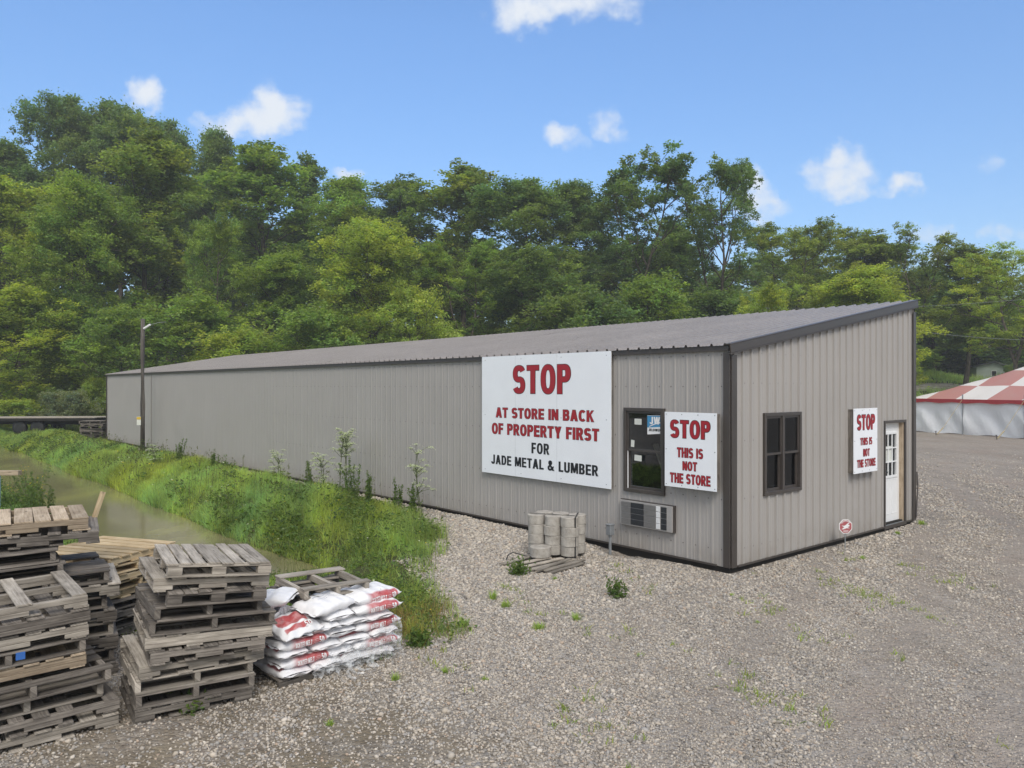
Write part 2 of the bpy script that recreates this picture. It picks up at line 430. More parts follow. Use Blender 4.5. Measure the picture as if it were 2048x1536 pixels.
# ------------------------------------------------------------------ text as flat mesh, fitted to a box
_tcache = {}
def text2d(s, bold=0.045):
    """verts (n,2) normalised to the box 0..1 x 0..1 and faces of a line of lettering"""
    key = (s, bold)
    if key in _tcache: return _tcache[key]
    cu = bpy.data.curves.new("lettering", 'FONT'); cu.body = s; cu.offset = bold; cu.resolution_u = 4; cu.space_character = 1.12 + bold * 1.5
    o = bpy.data.objects.new("lettering", cu); COL.objects.link(o)
    dg = bpy.context.evaluated_depsgraph_get()
    me = bpy.data.meshes.new_from_object(o.evaluated_get(dg))
    V = np.array([v.co[:2] for v in me.vertices]); Fc = [tuple(p.vertices) for p in me.polygons]
    bpy.data.objects.remove(o); bpy.data.curves.remove(cu); bpy.data.meshes.remove(me)
    lo, hi = V.min(0), V.max(0)
    _tcache[key] = (((V - lo) / (hi - lo)), Fc)
    return _tcache[key]
TS, TB_ = 0.215, 0.178
def _glyph(ch):
    T, B = TS, TB_; r = lambda *a: ('r',) + a; q = lambda *a: ('p', a)
    ring = lambda cx, cy, rx, ry, a0=0, a1=360: ('a', cx, cy, rx, ry, a0, a1)
    if ch == 'I': return T, [r(0, 0, T, 1)]
    if ch in 'TLEFHU': w = {'T': .56, 'L': .50, 'E': .53, 'F': .50, 'H': .60, 'U': .60}[ch]
    if ch == 'T': return w, [r(0, 1 - B, w, 1), r((w - T) / 2, 0, (w + T) / 2, 1 - B)]
    if ch == 'L': return w, [r(0, 0, T, 1), r(T, 0, w, B)]
    if ch == 'E': return w, [r(0, 0, T, 1), r(T, 0, w, B), r(T, 1 - B, w, 1), r(T, .5 - B / 2, w - .03, .5 + B / 2)]
    if ch == 'F': return w, [r(0, 0, T, 1), r(T, 1 - B, w, 1), r(T, .5 - B / 2, w - .04, .5 + B / 2)]
    if ch == 'H': return w, [r(0, 0, T, 1), r(w - T, 0, w, 1), r(T, .5 - B / 2, w - T, .5 + B / 2)]
    if ch == 'U': return w, [r(0, .3, T, 1), r(w - T, .3, w, 1), ring(w / 2, .3, w / 2, .312, 180, 360)]
    if ch == 'J': return .5, [r(.5 - T, .28, .5, 1), ring(.25, .28, .25, .292, 185, 360)]
    if ch == 'N': w = .62; return w, [r(0, 0, T * .92, 1), r(w - T * .92, 0, w, 1), q((0, 1), (T * 1.1, 1), (w, 0), (w - T * 1.1, 0))]
    if ch == 'M': w = .76; return w, [r(0, 0, T * .9, 1), r(w - T * .9, 0, w, 1), q((0, 1), (T * 1.25, 1), (w / 2 + T * .42, .05), (w / 2 - T * .42, .05)), q((w - T * 1.25, 1), (w, 1), (w / 2 + T * .42, .05), (w / 2 - T * .42, .05))]
    if ch == 'A': w = .66; return w, [q((0, 0), (T * 1.05, 0), (w / 2 + T * .58, 1), (w / 2 - T * .58, 1)), q((w - T * 1.05, 0), (w, 0), (w / 2 + T * .58, 1), (w / 2 - T * .58, 1)), r(.17, .20, w - .17, .20 + B * .9)]
    if ch == 'Y': w = .62; return w, [r((w - T) / 2, 0, (w + T) / 2, .45), q((0, 1), (T * 1.15, 1), (w / 2 + T * .5, .42), (w / 2 - T * .5, .42)), q((w - T * 1.15, 1), (w, 1), (w / 2 + T * .5, .42), (w / 2 - T * .5, .42))]
    if ch == 'W':
        w = .88; X = [0, .235, .44, .645, .88]; d = lambda a, b, up: q((a - T * .5, 1 if up else 0), (a + T * .5, 1 if up else 0), (b + T * .5, 0 if up else 1), (b - T * .5, 0 if up else 1))
        return w, [d(.09, .255, 1), d(.255, .44, 0), d(.44, .625, 1), d(.625, .79, 0)]
    if ch == 'K': w = .62; return w, [r(0, 0, T, 1), q((T * .9, .32), (T * .9, .60), (w - .24, 1), (w - .01, 1)), q((w - .22, 0), (w + .01, 0), (.37, .66), (.24, .50))]
    if ch == 'D': w = .60; return w, [r(0, 0, T, 1), r(T, 0, .28, B), r(T, 1 - B, .28, 1), ring(.27, .5, w - .27, .5, -90, 90)]
    if ch in 'PR':
        w = .57; o = [r(0, 0, T, 1), r(T, 1 - B, w - .25, 1), r(T, .40, w - .25, .40 + B), ring(w - .26, .70, .26, .30, -90, 90)]
        if ch == 'R': w = .60; o.append(q((w - .21, 0), (w + .02, 0), (.42, .44), (.24, .44)))
        return w, o
    if ch == 'B': w = .58; return w, [r(0, 0, T, 1), r(T, 0, .33, B), r(T, 1 - B, .31, 1), r(T, .5 - B * .4, .33, .5 + B * .5), ring(.32, .74, .235, .26, -90, 90), ring(.33, .28, .25, .28, -90, 90)]
    if ch == 'O': return .64, [ring(.32, .5, .32, .512)]
    if ch == '0': return .54, [ring(.27, .5, .27, .51)]
    if ch == 'C': return .60, [ring(.32, .5, .32, .512, 42, 318)]
    if ch == 'S': w = .58; y = .25 + B / 4; return w, [ring(w / 2, 1 - y, w / 2, y + .008, 22, 272), ring(w / 2, y, w / 2, y + .008, -158, 92)]
    if ch == '5': return .54, [r(.08, 1 - B, .50, 1), r(.05, .46, .05 + T * .9, 1 - B), ring(.26, .325, .28, .335, -155, 135)]
    if ch == '&': return .76, [ring(.29, .77, .21, .235), ring(.27, .265, .27, .275, 70, 345), q((.52, 0), (.76, 0), (.30, .70), (.11, .62)), q((.55, .44), (.70, .44), (.62, .16), (.50, .24))]
    return .26, []
def bold_into(mb, s, p0, ax, az, w, h, nrm, mat, lift=0.003, grow=0.0):
    """bold condensed capitals fitted to a w x h box; grow (m) thickens every stroke outwards"""
    gap = .085; X = 0.0; items = []
    for ch in s:
        gw, pr = _glyph(ch); items.append((X, pr)); X += gw + gap
    total = X - gap; sx, sy = w / total, h; gx, gy = grow / sx, grow / sy
    ax, az, nrm, p0 = Vector(ax), Vector(az), Vector(nrm), Vector(p0)
    def put(pts, k_): 
        n = len(mb.v); mb.v += [tuple(p0 + ax * (x * sx) + az * (y * sy) + nrm * (lift + k_ * .00025)) for x, y in pts]; return n
    for (x0, prims) in items:
        for k_, pr in enumerate(prims):
            if pr[0] == 'r':
                _, a, b, c, d = pr; n = put([(x0 + a - gx, b - gy), (x0 + c + gx, b - gy), (x0 + c + gx, d + gy), (x0 + a - gx, d + gy)], k_); mb.face((n, n + 1, n + 2, n + 3), mat)
            elif pr[0] == 'p':
                pts = [(x0 + a, b) for a, b in pr[1]]; cxm = sum(p[0] for p in pts) / len(pts); cym = sum(p[1] for p in pts) / len(pts)
                pts = [(x + math.copysign(gx * 1.1, x - cxm) if abs(gx) > 0 else x, y + math.copysign(gy, y - cym) if gy else y) for x, y in pts]
                if gx:   # keep the strip's direction: widen along x at both ends
                    q_ = [(x0 + a, b) for a, b in pr[1]]; ys = sorted(set(round(p[1], 3) for p in q_)); pts = []
                    for yv in (ys[0], ys[-1]):
                        e = sorted([p for p in q_ if abs(p[1] - yv) < .09]) if len(ys) == 2 else None
                    if len(ys) == 2:
                        lo_ = sorted(p for p in q_ if abs(p[1] - ys[0]) < .01); hi_ = sorted(p for p in q_ if abs(p[1] - ys[1]) < .01)
                        pts = [(lo_[0][0] - gx * 1.1, ys[0] - gy), (lo_[1][0] + gx * 1.1, ys[0] - gy), (hi_[1][0] + gx * 1.1, ys[1] + gy), (hi_[0][0] - gx * 1.1, ys[1] + gy)]
                    else: pts = [(x + (gx if x > cxm else -gx), y + (gy if y > cym else -gy)) for x, y in q_]
                n = put(pts, k_); mb.face(range(n, n + len(pts)), mat)
            else:
                _, cx, cy, rx, ry, a0, a1 = pr; m_ = max(6, int(abs(a1 - a0) / 9)); n = len(mb.v); pts = []
                for i in range(m_ + 1):
                    th = math.radians(a0 + (a1 - a0) * i / m_); c, s_ = math.cos(th), math.sin(th)
                    e = .86; cu, su = math.copysign(abs(c) ** e, c), math.copysign(abs(s_) ** e, s_)
                    pts += [(x0 + cx + (rx + gx) * cu, cy + (ry + gy) * su), (x0 + cx + (rx - TS - gx) * cu, cy + (ry - TB_ - gy) * su)]
                n = put(pts, k_)
                for i in range(m_): mb.face((n + 2 * i, n + 2 * i + 1, n + 2 * i + 3, n + 2 * i + 2), mat)
def text_into(mb, s, p0, ax, az, w, h, nrm, mat, lift=0.004, bold=0.045, conform=None, tint=1.0, grow=0.0):
    V, Fc = text2d(s, bold)
    n = len(mb.v)
    for (a, b) in V:
        a2, b2 = (a * (w + 2 * grow) - grow), (b * (h + 2 * grow) - grow)
        p = Vector(p0) + Vector(ax) * a2 + Vector(az) * b2 + Vector(nrm) * lift
        mb.v.append(tuple(p))
    for f in Fc: mb.face([n + i for i in f], mat, tint)
# ------------------------------------------------------------------ terrain
rng = np.random.default_rng(7)
def sst(a, b, x):
    t = np.clip((x - a) / (b - a), 0, 1); return t * t * (3 - 2 * t)
_ph = rng.uniform(0, 6.28, (12,)); _fr = rng.normal(0, 1, (12, 2))
def wob(x, y, scale=1.0, k0=0):
    r = 0
    for i in range(4):
        fx, fy = _fr[(i + k0) % 12] * (0.8 + 0.5 * i) / scale
        r = r + np.sin(fx * x + fy * y + _ph[(i + k0) % 12]) / (1 + 0.4 * i)
    return r / 2.2
def wall_coords(x, y):
    dx, dy = x - C0[0], y - C0[1]
    return dx * VV_[0] + dy * VV_[1], dx * UV_[0] + dy * UV_[1]
WATER = -0.45
def gz(x, y):
    x = np.asarray(x, float); y = np.asarray(y, float)
    s, t = wall_coords(x, y); d = -s
    w = 0.25 * wob(x, y, 1.2)
    ditch = -1.0 * sst(2.0, 5.4, d + w) * (1 - sst(5.9, 7.0, d + 0.7 * w)) * sst(3.6, 6.4, t + w) * (1 - sst(41, 45, t))
    bank = 0.12 * sst(6.4, 7.4, d) * sst(3, 8, t)
    hill = 4.7 * np.clip((y - 47 - 0.03 * x) / 28, 0, 1) ** 1.15 + 7.0 * sst(78, 140, y) * (1 + 0.4 * sst(10, -40, x))
    hill = hill * (1 - .30 * sst(37, 47, x) * (y < 110))
    hill = hill * sst(-400, -120, -np.abs(x))
    dip = -0.10 * np.exp(-(((t - 1.9) / 0.5) ** 2 + ((d - 0.12) / 0.22) ** 2))
    rut = 0.02 * wob(x, y, 2.2, 3) + 0.008 * wob(x, y, 0.5, 5)
    return ditch + bank + hill + dip + rut * np.where(y < 60, 1, 3)
def packed_w(x, y):
    """0..1: the driven, rolled-down part of the lot, with wheel tracks curving off to the far right"""
    x = np.asarray(x, float); y = np.asarray(y, float)
    q = x - 1.3 - (y - 5.45) * .62 + .45 * wob(x, y, 1.8, 3) + .012 * np.clip(y - 9, -9, 13) ** 2
    bands = sum(np.exp(-((q - c + .12 * wob(x, y, .8, 6)) / .34) ** 2) for c in (-2.1, -.5, 1.1, 2.7, 4.4, 6.2))
    return np.clip(.62 * sst(-.4, 2.8, q) + np.clip(bands, 0, 1) * .55 * sst(-3.2, -.6, q), 0, 1)
def grass_w(x, y):
    """0..1: how much plants cover the ground (gravel lot, weedy ditch bank, wood floor)"""
    x = np.asarray(x, float); y = np.asarray(y, float)
    s, t = wall_coords(x, y); d = -s
    n = wob(x, y, 0.7, 2) * 0.6 + wob(x, y, 0.25, 6) * 0.45 + wob(x, y, 0.09, 1) * 0.3
    tb = np.interp(d, [0, 0.6, 1.6, 2.9, 4.2, 5.0, 5.6, 6.4, 7.5, 30], [11.0, 9.0, 4.5, 3.9, 1.6, 0.75, 0.55, 1.6, 3.0, 4.0])
    a = sst(-0.55, 0.65, t - tb + n * 1.0) * sst(0.42, 0.8, d + n * 0.15)
    behind = sst(36.5, 38, t) * sst(-4.0, -1.0, d)
    hillg = sst(46, 48.5, y + n)
    a = a * (1 - sst(8.3, 9.6, d + n) * sst(44, 34, t))
    return np.clip(np.maximum(np.maximum(a, behind), hillg), 0, 1)
def axis(lo, hi, fine_lo, fine_hi, step, grow=1.22):
    a = list(np.arange(fine_lo, fine_hi + 1e-6, step)); s = step
    while a[-1] < hi: s *= grow; a.append(min(a[-1] + s, hi))
    s = step
    while a[0] > lo: s *= grow; a.insert(0, max(a[0] - s, lo))
    return np.array(a)
ax_, ay_ = axis(-700, 700, -30, 14, 0.3), axis(-120, 700, 2.0, 48, 0.3)
GX, GY = np.meshgrid(ax_, ay_)
GZ = gz(GX, GY)
nx, ny = len(ax_), len(ay_)
ii = np.arange(nx * ny).reshape(ny, nx)
quads = np.stack([ii[:-1, :-1], ii[:-1, 1:], ii[1:, 1:], ii[1:, :-1]], -1).reshape(-1, 4)
S_, T_ = wall_coords(GX, GY)
me = np_mesh("ground", np.stack([GX, GY, GZ], -1).reshape(-1, 3), quads,
             {"grass": grass_w(GX, GY).ravel(), "packed": packed_w(GX, GY).ravel(), "dirt": (sst(5.0, 6.8, -S_) * sst(2.8, -0.2, T_ + 0.6 * wob(GX, GY, 0.5, 4))).ravel()})
k = NT('ground'); o_ = k.coord("Object")
v1 = k.new("ShaderNodeTexVoronoi"); k.l.new(o_, v1.inputs["Vector"]); v1.inputs["Scale"].default_value = 26
v2 = k.new("ShaderNodeTexVoronoi"); k.l.new(k.mapping(o_, (1, 1, 1), (3.1, 1.7, 0)), v2.inputs["Vector"]); v2.inputs["Scale"].default_value = 60
sepc = k.new("ShaderNodeSeparateColor"); k.l.new(v1.outputs["Color"], sepc.inputs[0])
sepc2 = k.new("ShaderNodeSeparateColor"); k.l.new(v2.outputs["Color"], sepc2.inputs[0])
stone = k.ramp(sepc.outputs[0], [(0.0, (0.10, 0.088, 0.078)), (0.22, (0.25, 0.225, 0.195)), (0.6, (0.36, 0.325, 0.285)), (0.85, (0.29, 0.285, 0.285)), (1.0, (0.47, 0.44, 0.395))])
fines = k.ramp(sepc2.outputs[0], [(0.0, (0.15, 0.125, 0.10)), (0.5, (0.27, 0.235, 0.20)), (1.0, (0.38, 0.345, 0.30))])
big = k.noise(o_, 0.35, 5, 0.55); mid = k.noise(o_, 1.6, 5, 0.6)
grav = k.mix(k.rng(mid, 0.42, 0.62), stone, fines)
lot = k.math('MULTIPLY', k.rng(big, 0.3, 0.7, 0.86, 1.14), k.rng(mid, 0.3, 0.7, 0.92, 1.08))
grav = k.scale(grav, lot)
# tyre-worn, slightly reddish lanes of the lot
lanes = k.noise(k.mapping(o_, (0.30, 0.07, 1)), 1.0, 3, 0.5)
grav = k.mix(k.rng(lanes, 0.50, 0.68, 0.0, 0.55, True), grav, k.scale(grav, 0.9))
grav = k.mix(k.rng(lanes, 0.50, 0.7, 0.0, 0.28, True), grav, (0.30, 0.235, 0.195))
packed = k.ramp(k.noise(o_, 38, 5, .7), [(0.25, (0.20, 0.172, 0.148)), (0.5, (0.315, 0.278, 0.245)), (0.75, (0.40, 0.365, 0.33))])
packed = k.scale(packed, k.rng(k.noise(k.mapping(o_, (1.1, .16, 1)), 1.0, 4, .5), .35, .65, .86, 1.10))
packed = k.scale(packed, k.rng(k.noise(o_, 4.5, 8, .78), .36, .64, .74, 1.20))
packed = k.mix(k.rng(k.noise(k.mapping(o_, (1, 1, 1), (7, 3, 0)), .55, 5, .6), .5, .66, 0, .45), packed, (0.285, 0.222, 0.185))
grav = k.mix(k.math('MULTIPLY', k.attr("packed"), k.rng(mid, .25, .5, .55, .9)), grav, packed)
dirtc = k.ramp(k.noise(o_, 2.5, 6, 0.65), [(0.3, (0.12, 0.098, 0.070)), (0.7, (0.24, 0.205, 0.15))])
grav = k.mix(k.math('MULTIPLY', k.attr("dirt"), k.rng(mid, 0.3, 0.6)), grav, dirtc)
soil = k.ramp(k.noise(o_, 3.0, 7, 0.7), [(0.25, (0.035, 0.040, 0.016)), (0.5, (0.065, 0.075, 0.026)), (0.8, (0.12, 0.105, 0.055))])
gw = k.attr("grass")
edge = k.rng(k.math('ADD', gw, k.math('MULTIPLY', k.math('SUBTRACT', k.noise(o_, 7, 5, 0.7), 0.5), 0.8)), 0.4, 0.6)
k.base(k.mix(edge, grav, soil)).pr(0.95, 0, 0.15)
hgt = k.math('ADD', k.math('MULTIPLY', v1.outputs["Distance"], -1.0), k.math('MULTIPLY', v2.outputs["Distance"], -0.5))
k.bump(hgt, 0.85, 0.022)
ground = link("ground", me, k.m, None, True); tag(ground, "pale gravel lot running into weedy banks and wooded hill", None, None, "structure")

# loose stones: real crushed gravel where the lot is near enough to see each one
def ico():
    p = (1 + 5 ** 0.5) / 2
    v = np.array([(-1, p, 0), (1, p, 0), (-1, -p, 0), (1, -p, 0), (0, -1, p), (0, 1, p), (0, -1, -p), (0, 1, -p), (p, 0, -1), (p, 0, 1), (-p, 0, -1), (-p, 0, 1)], float)
    f = np.array([(0, 11, 5), (0, 5, 1), (0, 1, 7), (0, 7, 10), (0, 10, 11), (1, 5, 9), (5, 11, 4), (11, 10, 2), (10, 7, 6), (7, 1, 8),
                  (3, 9, 4), (3, 4, 2), (3, 2, 6), (3, 6, 8), (3, 8, 9), (4, 9, 5), (2, 4, 11), (6, 2, 10), (8, 6, 7), (9, 8, 1)])
    return v / np.linalg.norm(v[0]), f
def stones(name, pts, size, macro, col_lo=0.8):
    v0, f0 = ico(); n = len(pts)
    V = v0[None] * rng.uniform(0.72, 1.22, (n, 12, 1)) * rng.uniform(0.65, 1.25, (n, 1, 3))
    q = rng.normal(size=(n, 4)); q /= np.linalg.norm(q, axis=1, keepdims=True)
    w, x, y, z = q.T
    R = np.stack([1 - 2 * (y * y + z * z), 2 * (x * y - z * w), 2 * (x * z + y * w), 2 * (x * y + z * w), 1 - 2 * (x * x + z * z), 2 * (y * z - x * w),
                  2 * (x * z - y * w), 2 * (y * z + x * w), 1 - 2 * (x * x + y * y)], -1).reshape(n, 3, 3)
    V = np.einsum('nij,nkj->nki', R, V) * size[:, None, None]
    V[:, :, 2] *= 0.7
    V += pts[:, None, :]
    Fc = (f0[None] + (np.arange(n) * 12)[:, None, None]).reshape(-1, 3)
    kind = rng.random(n)
    pal = np.array([(0.40, 0.355, 0.30), (0.33, 0.30, 0.265), (0.305, 0.29, 0.275), (0.45, 0.41, 0.36), (0.205, 0.19, 0.175), (0.36, 0.285, 0.225)])
    ci = np.searchsorted(np.cumsum([0.30, 0.24, 0.20, 0.14, 0.08]), kind)
    col = pal[ci] * rng.uniform(col_lo, 1.2, (n, 1)) * macro[:, None]
    me = np_mesh(name, V.reshape(-1, 3), Fc, {"stone": np.repeat(col, 12, 0)}, 3)
    return me
k = NT('gravel_stone')
k.base(k.attr("stone", "Color")).pr(0.9, 0, 0.2)
n1 = k.noise(k.coord("Object"), 120, 3); k.bump(n1, 0.3, 0.003)
M['stone'] = k.m
def frustum_pts(n, y0, y1, power, margin=1.2):
    u = rng.random(n); Y = (y0 ** power + u * (y1 ** power - y0 ** power)) ** (1 / power)
    X = Y * rng.uniform(-1024 / F, 1024 / F, n) * margin
    return X, Y
X, Y = frustum_pts(790000, 4.6, 33.0, 0.62)
s_, t_ = wall_coords(X, Y)
gwt = grass_w(X, Y); dirtw = sst(5.2, 7.0, -s_) * sst(2.5, -0.5, t_)
tex = wob(X, Y, 0.6, 1) * 0.5 + 0.5
keep = (rng.random(len(X)) > gwt * 1.1) & (rng.random(len(X)) > dirtw * np.clip(.62 + .5 * wob(X, Y, .5, 4), .2, .93)) & (rng.random(len(X)) < 0.78 + 0.3 * tex) & ~((s_ > -0.03) & (t_ > -0.03) & (s_ < WID + .05) & (t_ < LEN + .05))
far_right = packed_w(X, Y)             # the driven part of the lot is packed fine
keep &= (rng.random(len(X)) > far_right * 0.9) & (rng.random(len(X)) > sst(13, 34, Y) ** .8)
X, Y = X[keep], Y[keep]; fr_ = far_right[keep]
size = rng.lognormal(math.log(0.0104), 0.36, len(X)) * (1 - 0.3 * fr_) * np.clip(Y / 9, 0.92, 2.2)
size = np.clip(size, 0.007, 0.05)
macro = np.clip(1.09 + .10 * wob(X, Y, 1.1, 5) + .08 * wob(X, Y, .3, 2), .75, 1.25)
me = stones("gravel", np.stack([X, Y, gz(X, Y) + size * 0.25], -1), size, macro)
gravel = link("gravel", me, M['stone']); tag(gravel, "loose pale crushed stone covering the lot", "gravel", None, "stuff")

# ditch water
mb = MB()
pts = [(3.0, 3.8), (3.0, 46), (7.6, 46), (7.6, 3.8)]
mb.poly([(*loc(-d, t), WATER) for d, t in pts])
k = NT('murky_water'); o_ = k.coord("Object")
n1 = k.noise(k.mapping(o_, (0.5, 0.22, 1)), 1.3, 4)
k.base(k.ramp(n1, [(0.3, (0.15, 0.135, 0.075)), (0.52, (0.22, 0.205, 0.105)), (0.68, (0.30, 0.29, 0.12))])).pr(0.13, 0, 0.45)
k.bump(k.noise(o_, 5, 3), 0.06, 0.02)
water = mb.build("ditch_water", k.m); tag(water, "murky olive water standing in the ditch", None, None, "structure")

# ------------------------------------------------------------------ the long metal building
BLD = empty("metal_building", (C0[0], C0[1], 0), BROT, "long low taupe metal building with single slope roof and brown trim", "building")
PITCH = 0.2286
def profile(length, off=0.05, rh=0.019, fl=0.016):
    """(position, relief) breakpoints of ribbed sheet: one tall rib and two small stiffeners per pitch"""
    P = [(0.0, 0.0)]
    x = off
    while x < length - 0.03:
        for a, h in ((0, 0), (fl, rh), (0.054 - fl, rh), (0.054, 0), (0.108, 0), (0.113, 0.0035), (0.121, 0.0035), (0.126, 0), (0.165, 0), (0.170, 0.0035), (0.178, 0.0035), (0.183, 0)):
            if x + a < length: P.append((x + a, h))
        x += PITCH
    P.append((length, 0.0)); return P
def ribbed_wall(name, length, put, zlow, ztop, holes, rh=0.0075, fl=0.014):
    P = profile(length, 0.05, rh, fl); xs = [p[0] for p in P]; hs = [p[1] for p in P]
    for (a, b, _, _) in holes: xs += [a, b]
    xs = sorted(set(xs)); base = P
    rel = np.interp(xs, [p[0] for p in base], [p[1] for p in base])
    mb = MB()
    for i in range(len(xs) - 1):
        a, b = xs[i], xs[i + 1]
        if b - a < 1e-6: continue
        spans = [(zlow, None)]
        for (h0, h1, z0, z1) in holes:
            if a >= h0 - 1e-6 and b <= h1 + 1e-6: spans = [(zlow, z0), (z1, None)]
        for (z0, z1) in spans:
            if z1 is not None and z1 - z0 < 0.02: continue
            ta, tb = (ztop(a), ztop(b)) if z1 is None else (z1, z1)
            mb.poly([put(a, rel[i], z0), put(b, rel[i + 1], z0), put(b, rel[i + 1], tb), put(a, rel[i], ta)])
    return mb.build(name, M['wall'], BLD)
# openings, read off the photograph
wt0, wz_top = LW(1331, 817); wt1, _ = LW(1250, 815); _, wz_bot = LW(1331, 992)
et0, ez_top = EW(1525, 826); et1, _ = EW(1599, 824); _, ez_bot = EW(1525, 992)
ds0, _ = EW(1767, 845); ds1, dz_top = EW(1808, 842); dz_bot = 0.06
ZL = 0.075
ribbed_wall("wall", LEN, lambda t, r, z: (-r, t, z), ZL, lambda t: EAVE, [(wt0 + .03, wt1 - .03, wz_bot + .03, wz_top - .03)])
ribbed_wall("wall", WID, lambda s, r, z: (s, -r, z), ZL, lambda s: EAVE + SLOPE * s - 0.01,
            [(et0 + .03, et1 - .03, ez_bot + .03, ez_top - .03), (ds0 + .02, ds1 - .02, ZL, dz_top - .02)], 0.030, 0.009)
mb = MB(); mb.poly([(0.0, LEN, 0), (WID, LEN, 0), (WID, LEN, RIDGE), (0, LEN, EAVE)][::-1]); mb.poly([(WID, 0, 0), (WID, 0, RIDGE), (WID, LEN, RIDGE), (WID, LEN, 0)][::-1])
mb.build("wall", M['wall'], BLD)
# dark inside: floor, back partition, ceiling
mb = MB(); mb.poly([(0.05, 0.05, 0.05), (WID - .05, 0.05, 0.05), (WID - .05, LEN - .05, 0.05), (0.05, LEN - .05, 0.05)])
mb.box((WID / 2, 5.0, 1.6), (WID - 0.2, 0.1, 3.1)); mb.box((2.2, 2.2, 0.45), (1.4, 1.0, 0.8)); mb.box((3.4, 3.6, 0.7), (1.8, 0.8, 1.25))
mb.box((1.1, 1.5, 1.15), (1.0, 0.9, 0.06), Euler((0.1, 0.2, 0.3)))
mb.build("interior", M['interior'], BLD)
mb = MB(); mb.bar((0.28, wt0 + 0.05, 0.95), (0.4, wt0 + 0.52, 1.75), 0.09, 0.04, 0, 1.2); mb.build("leaning_board", M['greywood'], BLD)
# near-black skirt board under the sheets, its colour standing in for gap shadow
mb = MB(); mb.box((0.035, LEN / 2, -0.07), (0.05, LEN - 0.02, 0.40)); mb.box((WID / 2, 0.035, -0.07), (WID - 0.1, 0.05, 0.40)); mb.build("gap_shadow_board", M['skirt'], BLD)
mb = MB()
mb.box((-0.032, LEN / 2 + .06, ZL + 0.012), (0.02, LEN - .3, 0.028)); mb.box((WID / 2, -0.032, ZL + 0.012), (WID - .3, 0.02, 0.028))
mb.build("base_trim", M['trim'], BLD)
# roof sheet, ribs up the slope
P = profile(LEN + 0.10, 0.06, .022, .012); mb = MB()
x0, x1 = -0.075, WID + 0.06
for i in range(len(P) - 1):
    (a, ra), (b, rb) = P[i], P[i + 1]
    ya, yb = a - 0.05, b - 0.05
    za, zb = ra * 1.5, rb * 1.5
    zf = lambda x: EAVE + 0.045 + SLOPE * x
    xs = [x0, 1.5, 3.0, 4.6, x1]
    for xa, xb in zip(xs[:-1], xs[1:]):
        mb.poly([(xa, ya, zf(xa) + za), (xb, ya, zf(xb) + za), (xb, yb, zf(xb) + zb), (xa, yb, zf(xa) + zb)])
mb.build("roof", M['roof'], BLD)
# eave, rake and corner trim
mb = MB()
mb.box((-0.036, LEN / 2, EAVE - 0.005), (0.03, LEN + 0.02, 0.075))
mb.build("eave_trim", M['trim'], BLD)
def rake(y):
    mb = MB(); L = (WID + 0.16) / math.cos(math.atan(SLOPE)); R = Euler((0, -math.atan(SLOPE), 0))
    cx = WID / 2 - 0.01; cz = EAVE + SLOPE * cx
    mb.box((cx, y, cz - 0.008), (L, 0.024, 0.122), R); mb.box((cx, y + 0.05, cz + 0.062), (L, 0.125, 0.018), R)
    mb.box((cx, y + 0.004, cz - 0.078), (L, 0.05, 0.016), R)
    return mb.build("rake_trim", M['trim'], BLD, bevel=0.006)
rake(-0.062)
mb = MB(); mb.box((-0.030, 0.035, (EAVE + ZL) / 2 - .03), (0.018, 0.115, EAVE - ZL - 0.07)); mb.box((0.05, -0.036, (EAVE + ZL) / 2 - .05), (0.13, 0.018, EAVE - ZL - 0.11))
mb.build("corner_trim", M['trim'], BLD, bevel=0.004)
mb = MB(); mb.box((WID - 0.02, -0.036, (RIDGE + ZL) / 2 - .09), (0.12, 0.018, RIDGE - ZL - 0.16)); mb.box((WID + 0.030, 0.05, (RIDGE + ZL) / 2 - .05), (0.018, 0.15, RIDGE - ZL - 0.1))
mb.build("corner_trim", M['trim'], BLD, bevel=0.004)
mb = MB(); mb.box((-0.030, LEN - 0.05, (EAVE + ZL) / 2), (0.018, 0.12, EAVE - ZL - 0.05)); mb.build("corner_trim", M['trim'], BLD)
# bent strip of corner metal at the door side
mb = MB()
for a, b in (((WID + .06, -.055, .75), (WID + .05, -.055, 1.02)), ((WID + .05, -.055, 1.02), (WID + .075, -.06, 0.75)), ((WID + .075, -.06, .75), (WID - .0, -.06, .12))):
    mb.bar(a, b, 0.05, 0.006, up=(0, 1, 0))
mb.build("bent_trim", M['trim'], BLD)
# fixing screws
mb = MB()
for z in (0.32, 1.05, 1.9, 2.7, 3.16):
    t = 0.05 + 0.09
    while t < LEN:
        if not (wt0 - .1 < t < wt1 + .1 and wz_bot < z < wz_top) and t < 16: mb.box((-0.003, t, z), (0.006, 0.013, 0.013))
        t += PITCH
for z in (0.32, 1.05, 1.9, 2.75, 3.2):
    s = 0.05 + 0.09
    while s < WID - .05:
        if not (et0 - .1 < s < et1 + .1 and ez_bot < z < ez_top) and not (ds0 - .1 < s < ds1 + .1 and z < dz_top): mb.box((s, -0.003, z), (0.013, 0.006, 0.013))
        s += PITCH
mb.build("screws", M['trim'], BLD)["kind"] = "stuff"
# one bay of wall sheet lapped a little darker near the far end of the wall
mb = MB(); tj0, _ = LW(303, 800); mb.box((-0.022, tj0, (EAVE + ZL) / 2 - .02), (0.012, 0.05, EAVE - ZL - 0.12)); mb.build("lap_joint", M['trim'] if False else M['wall'], BLD)

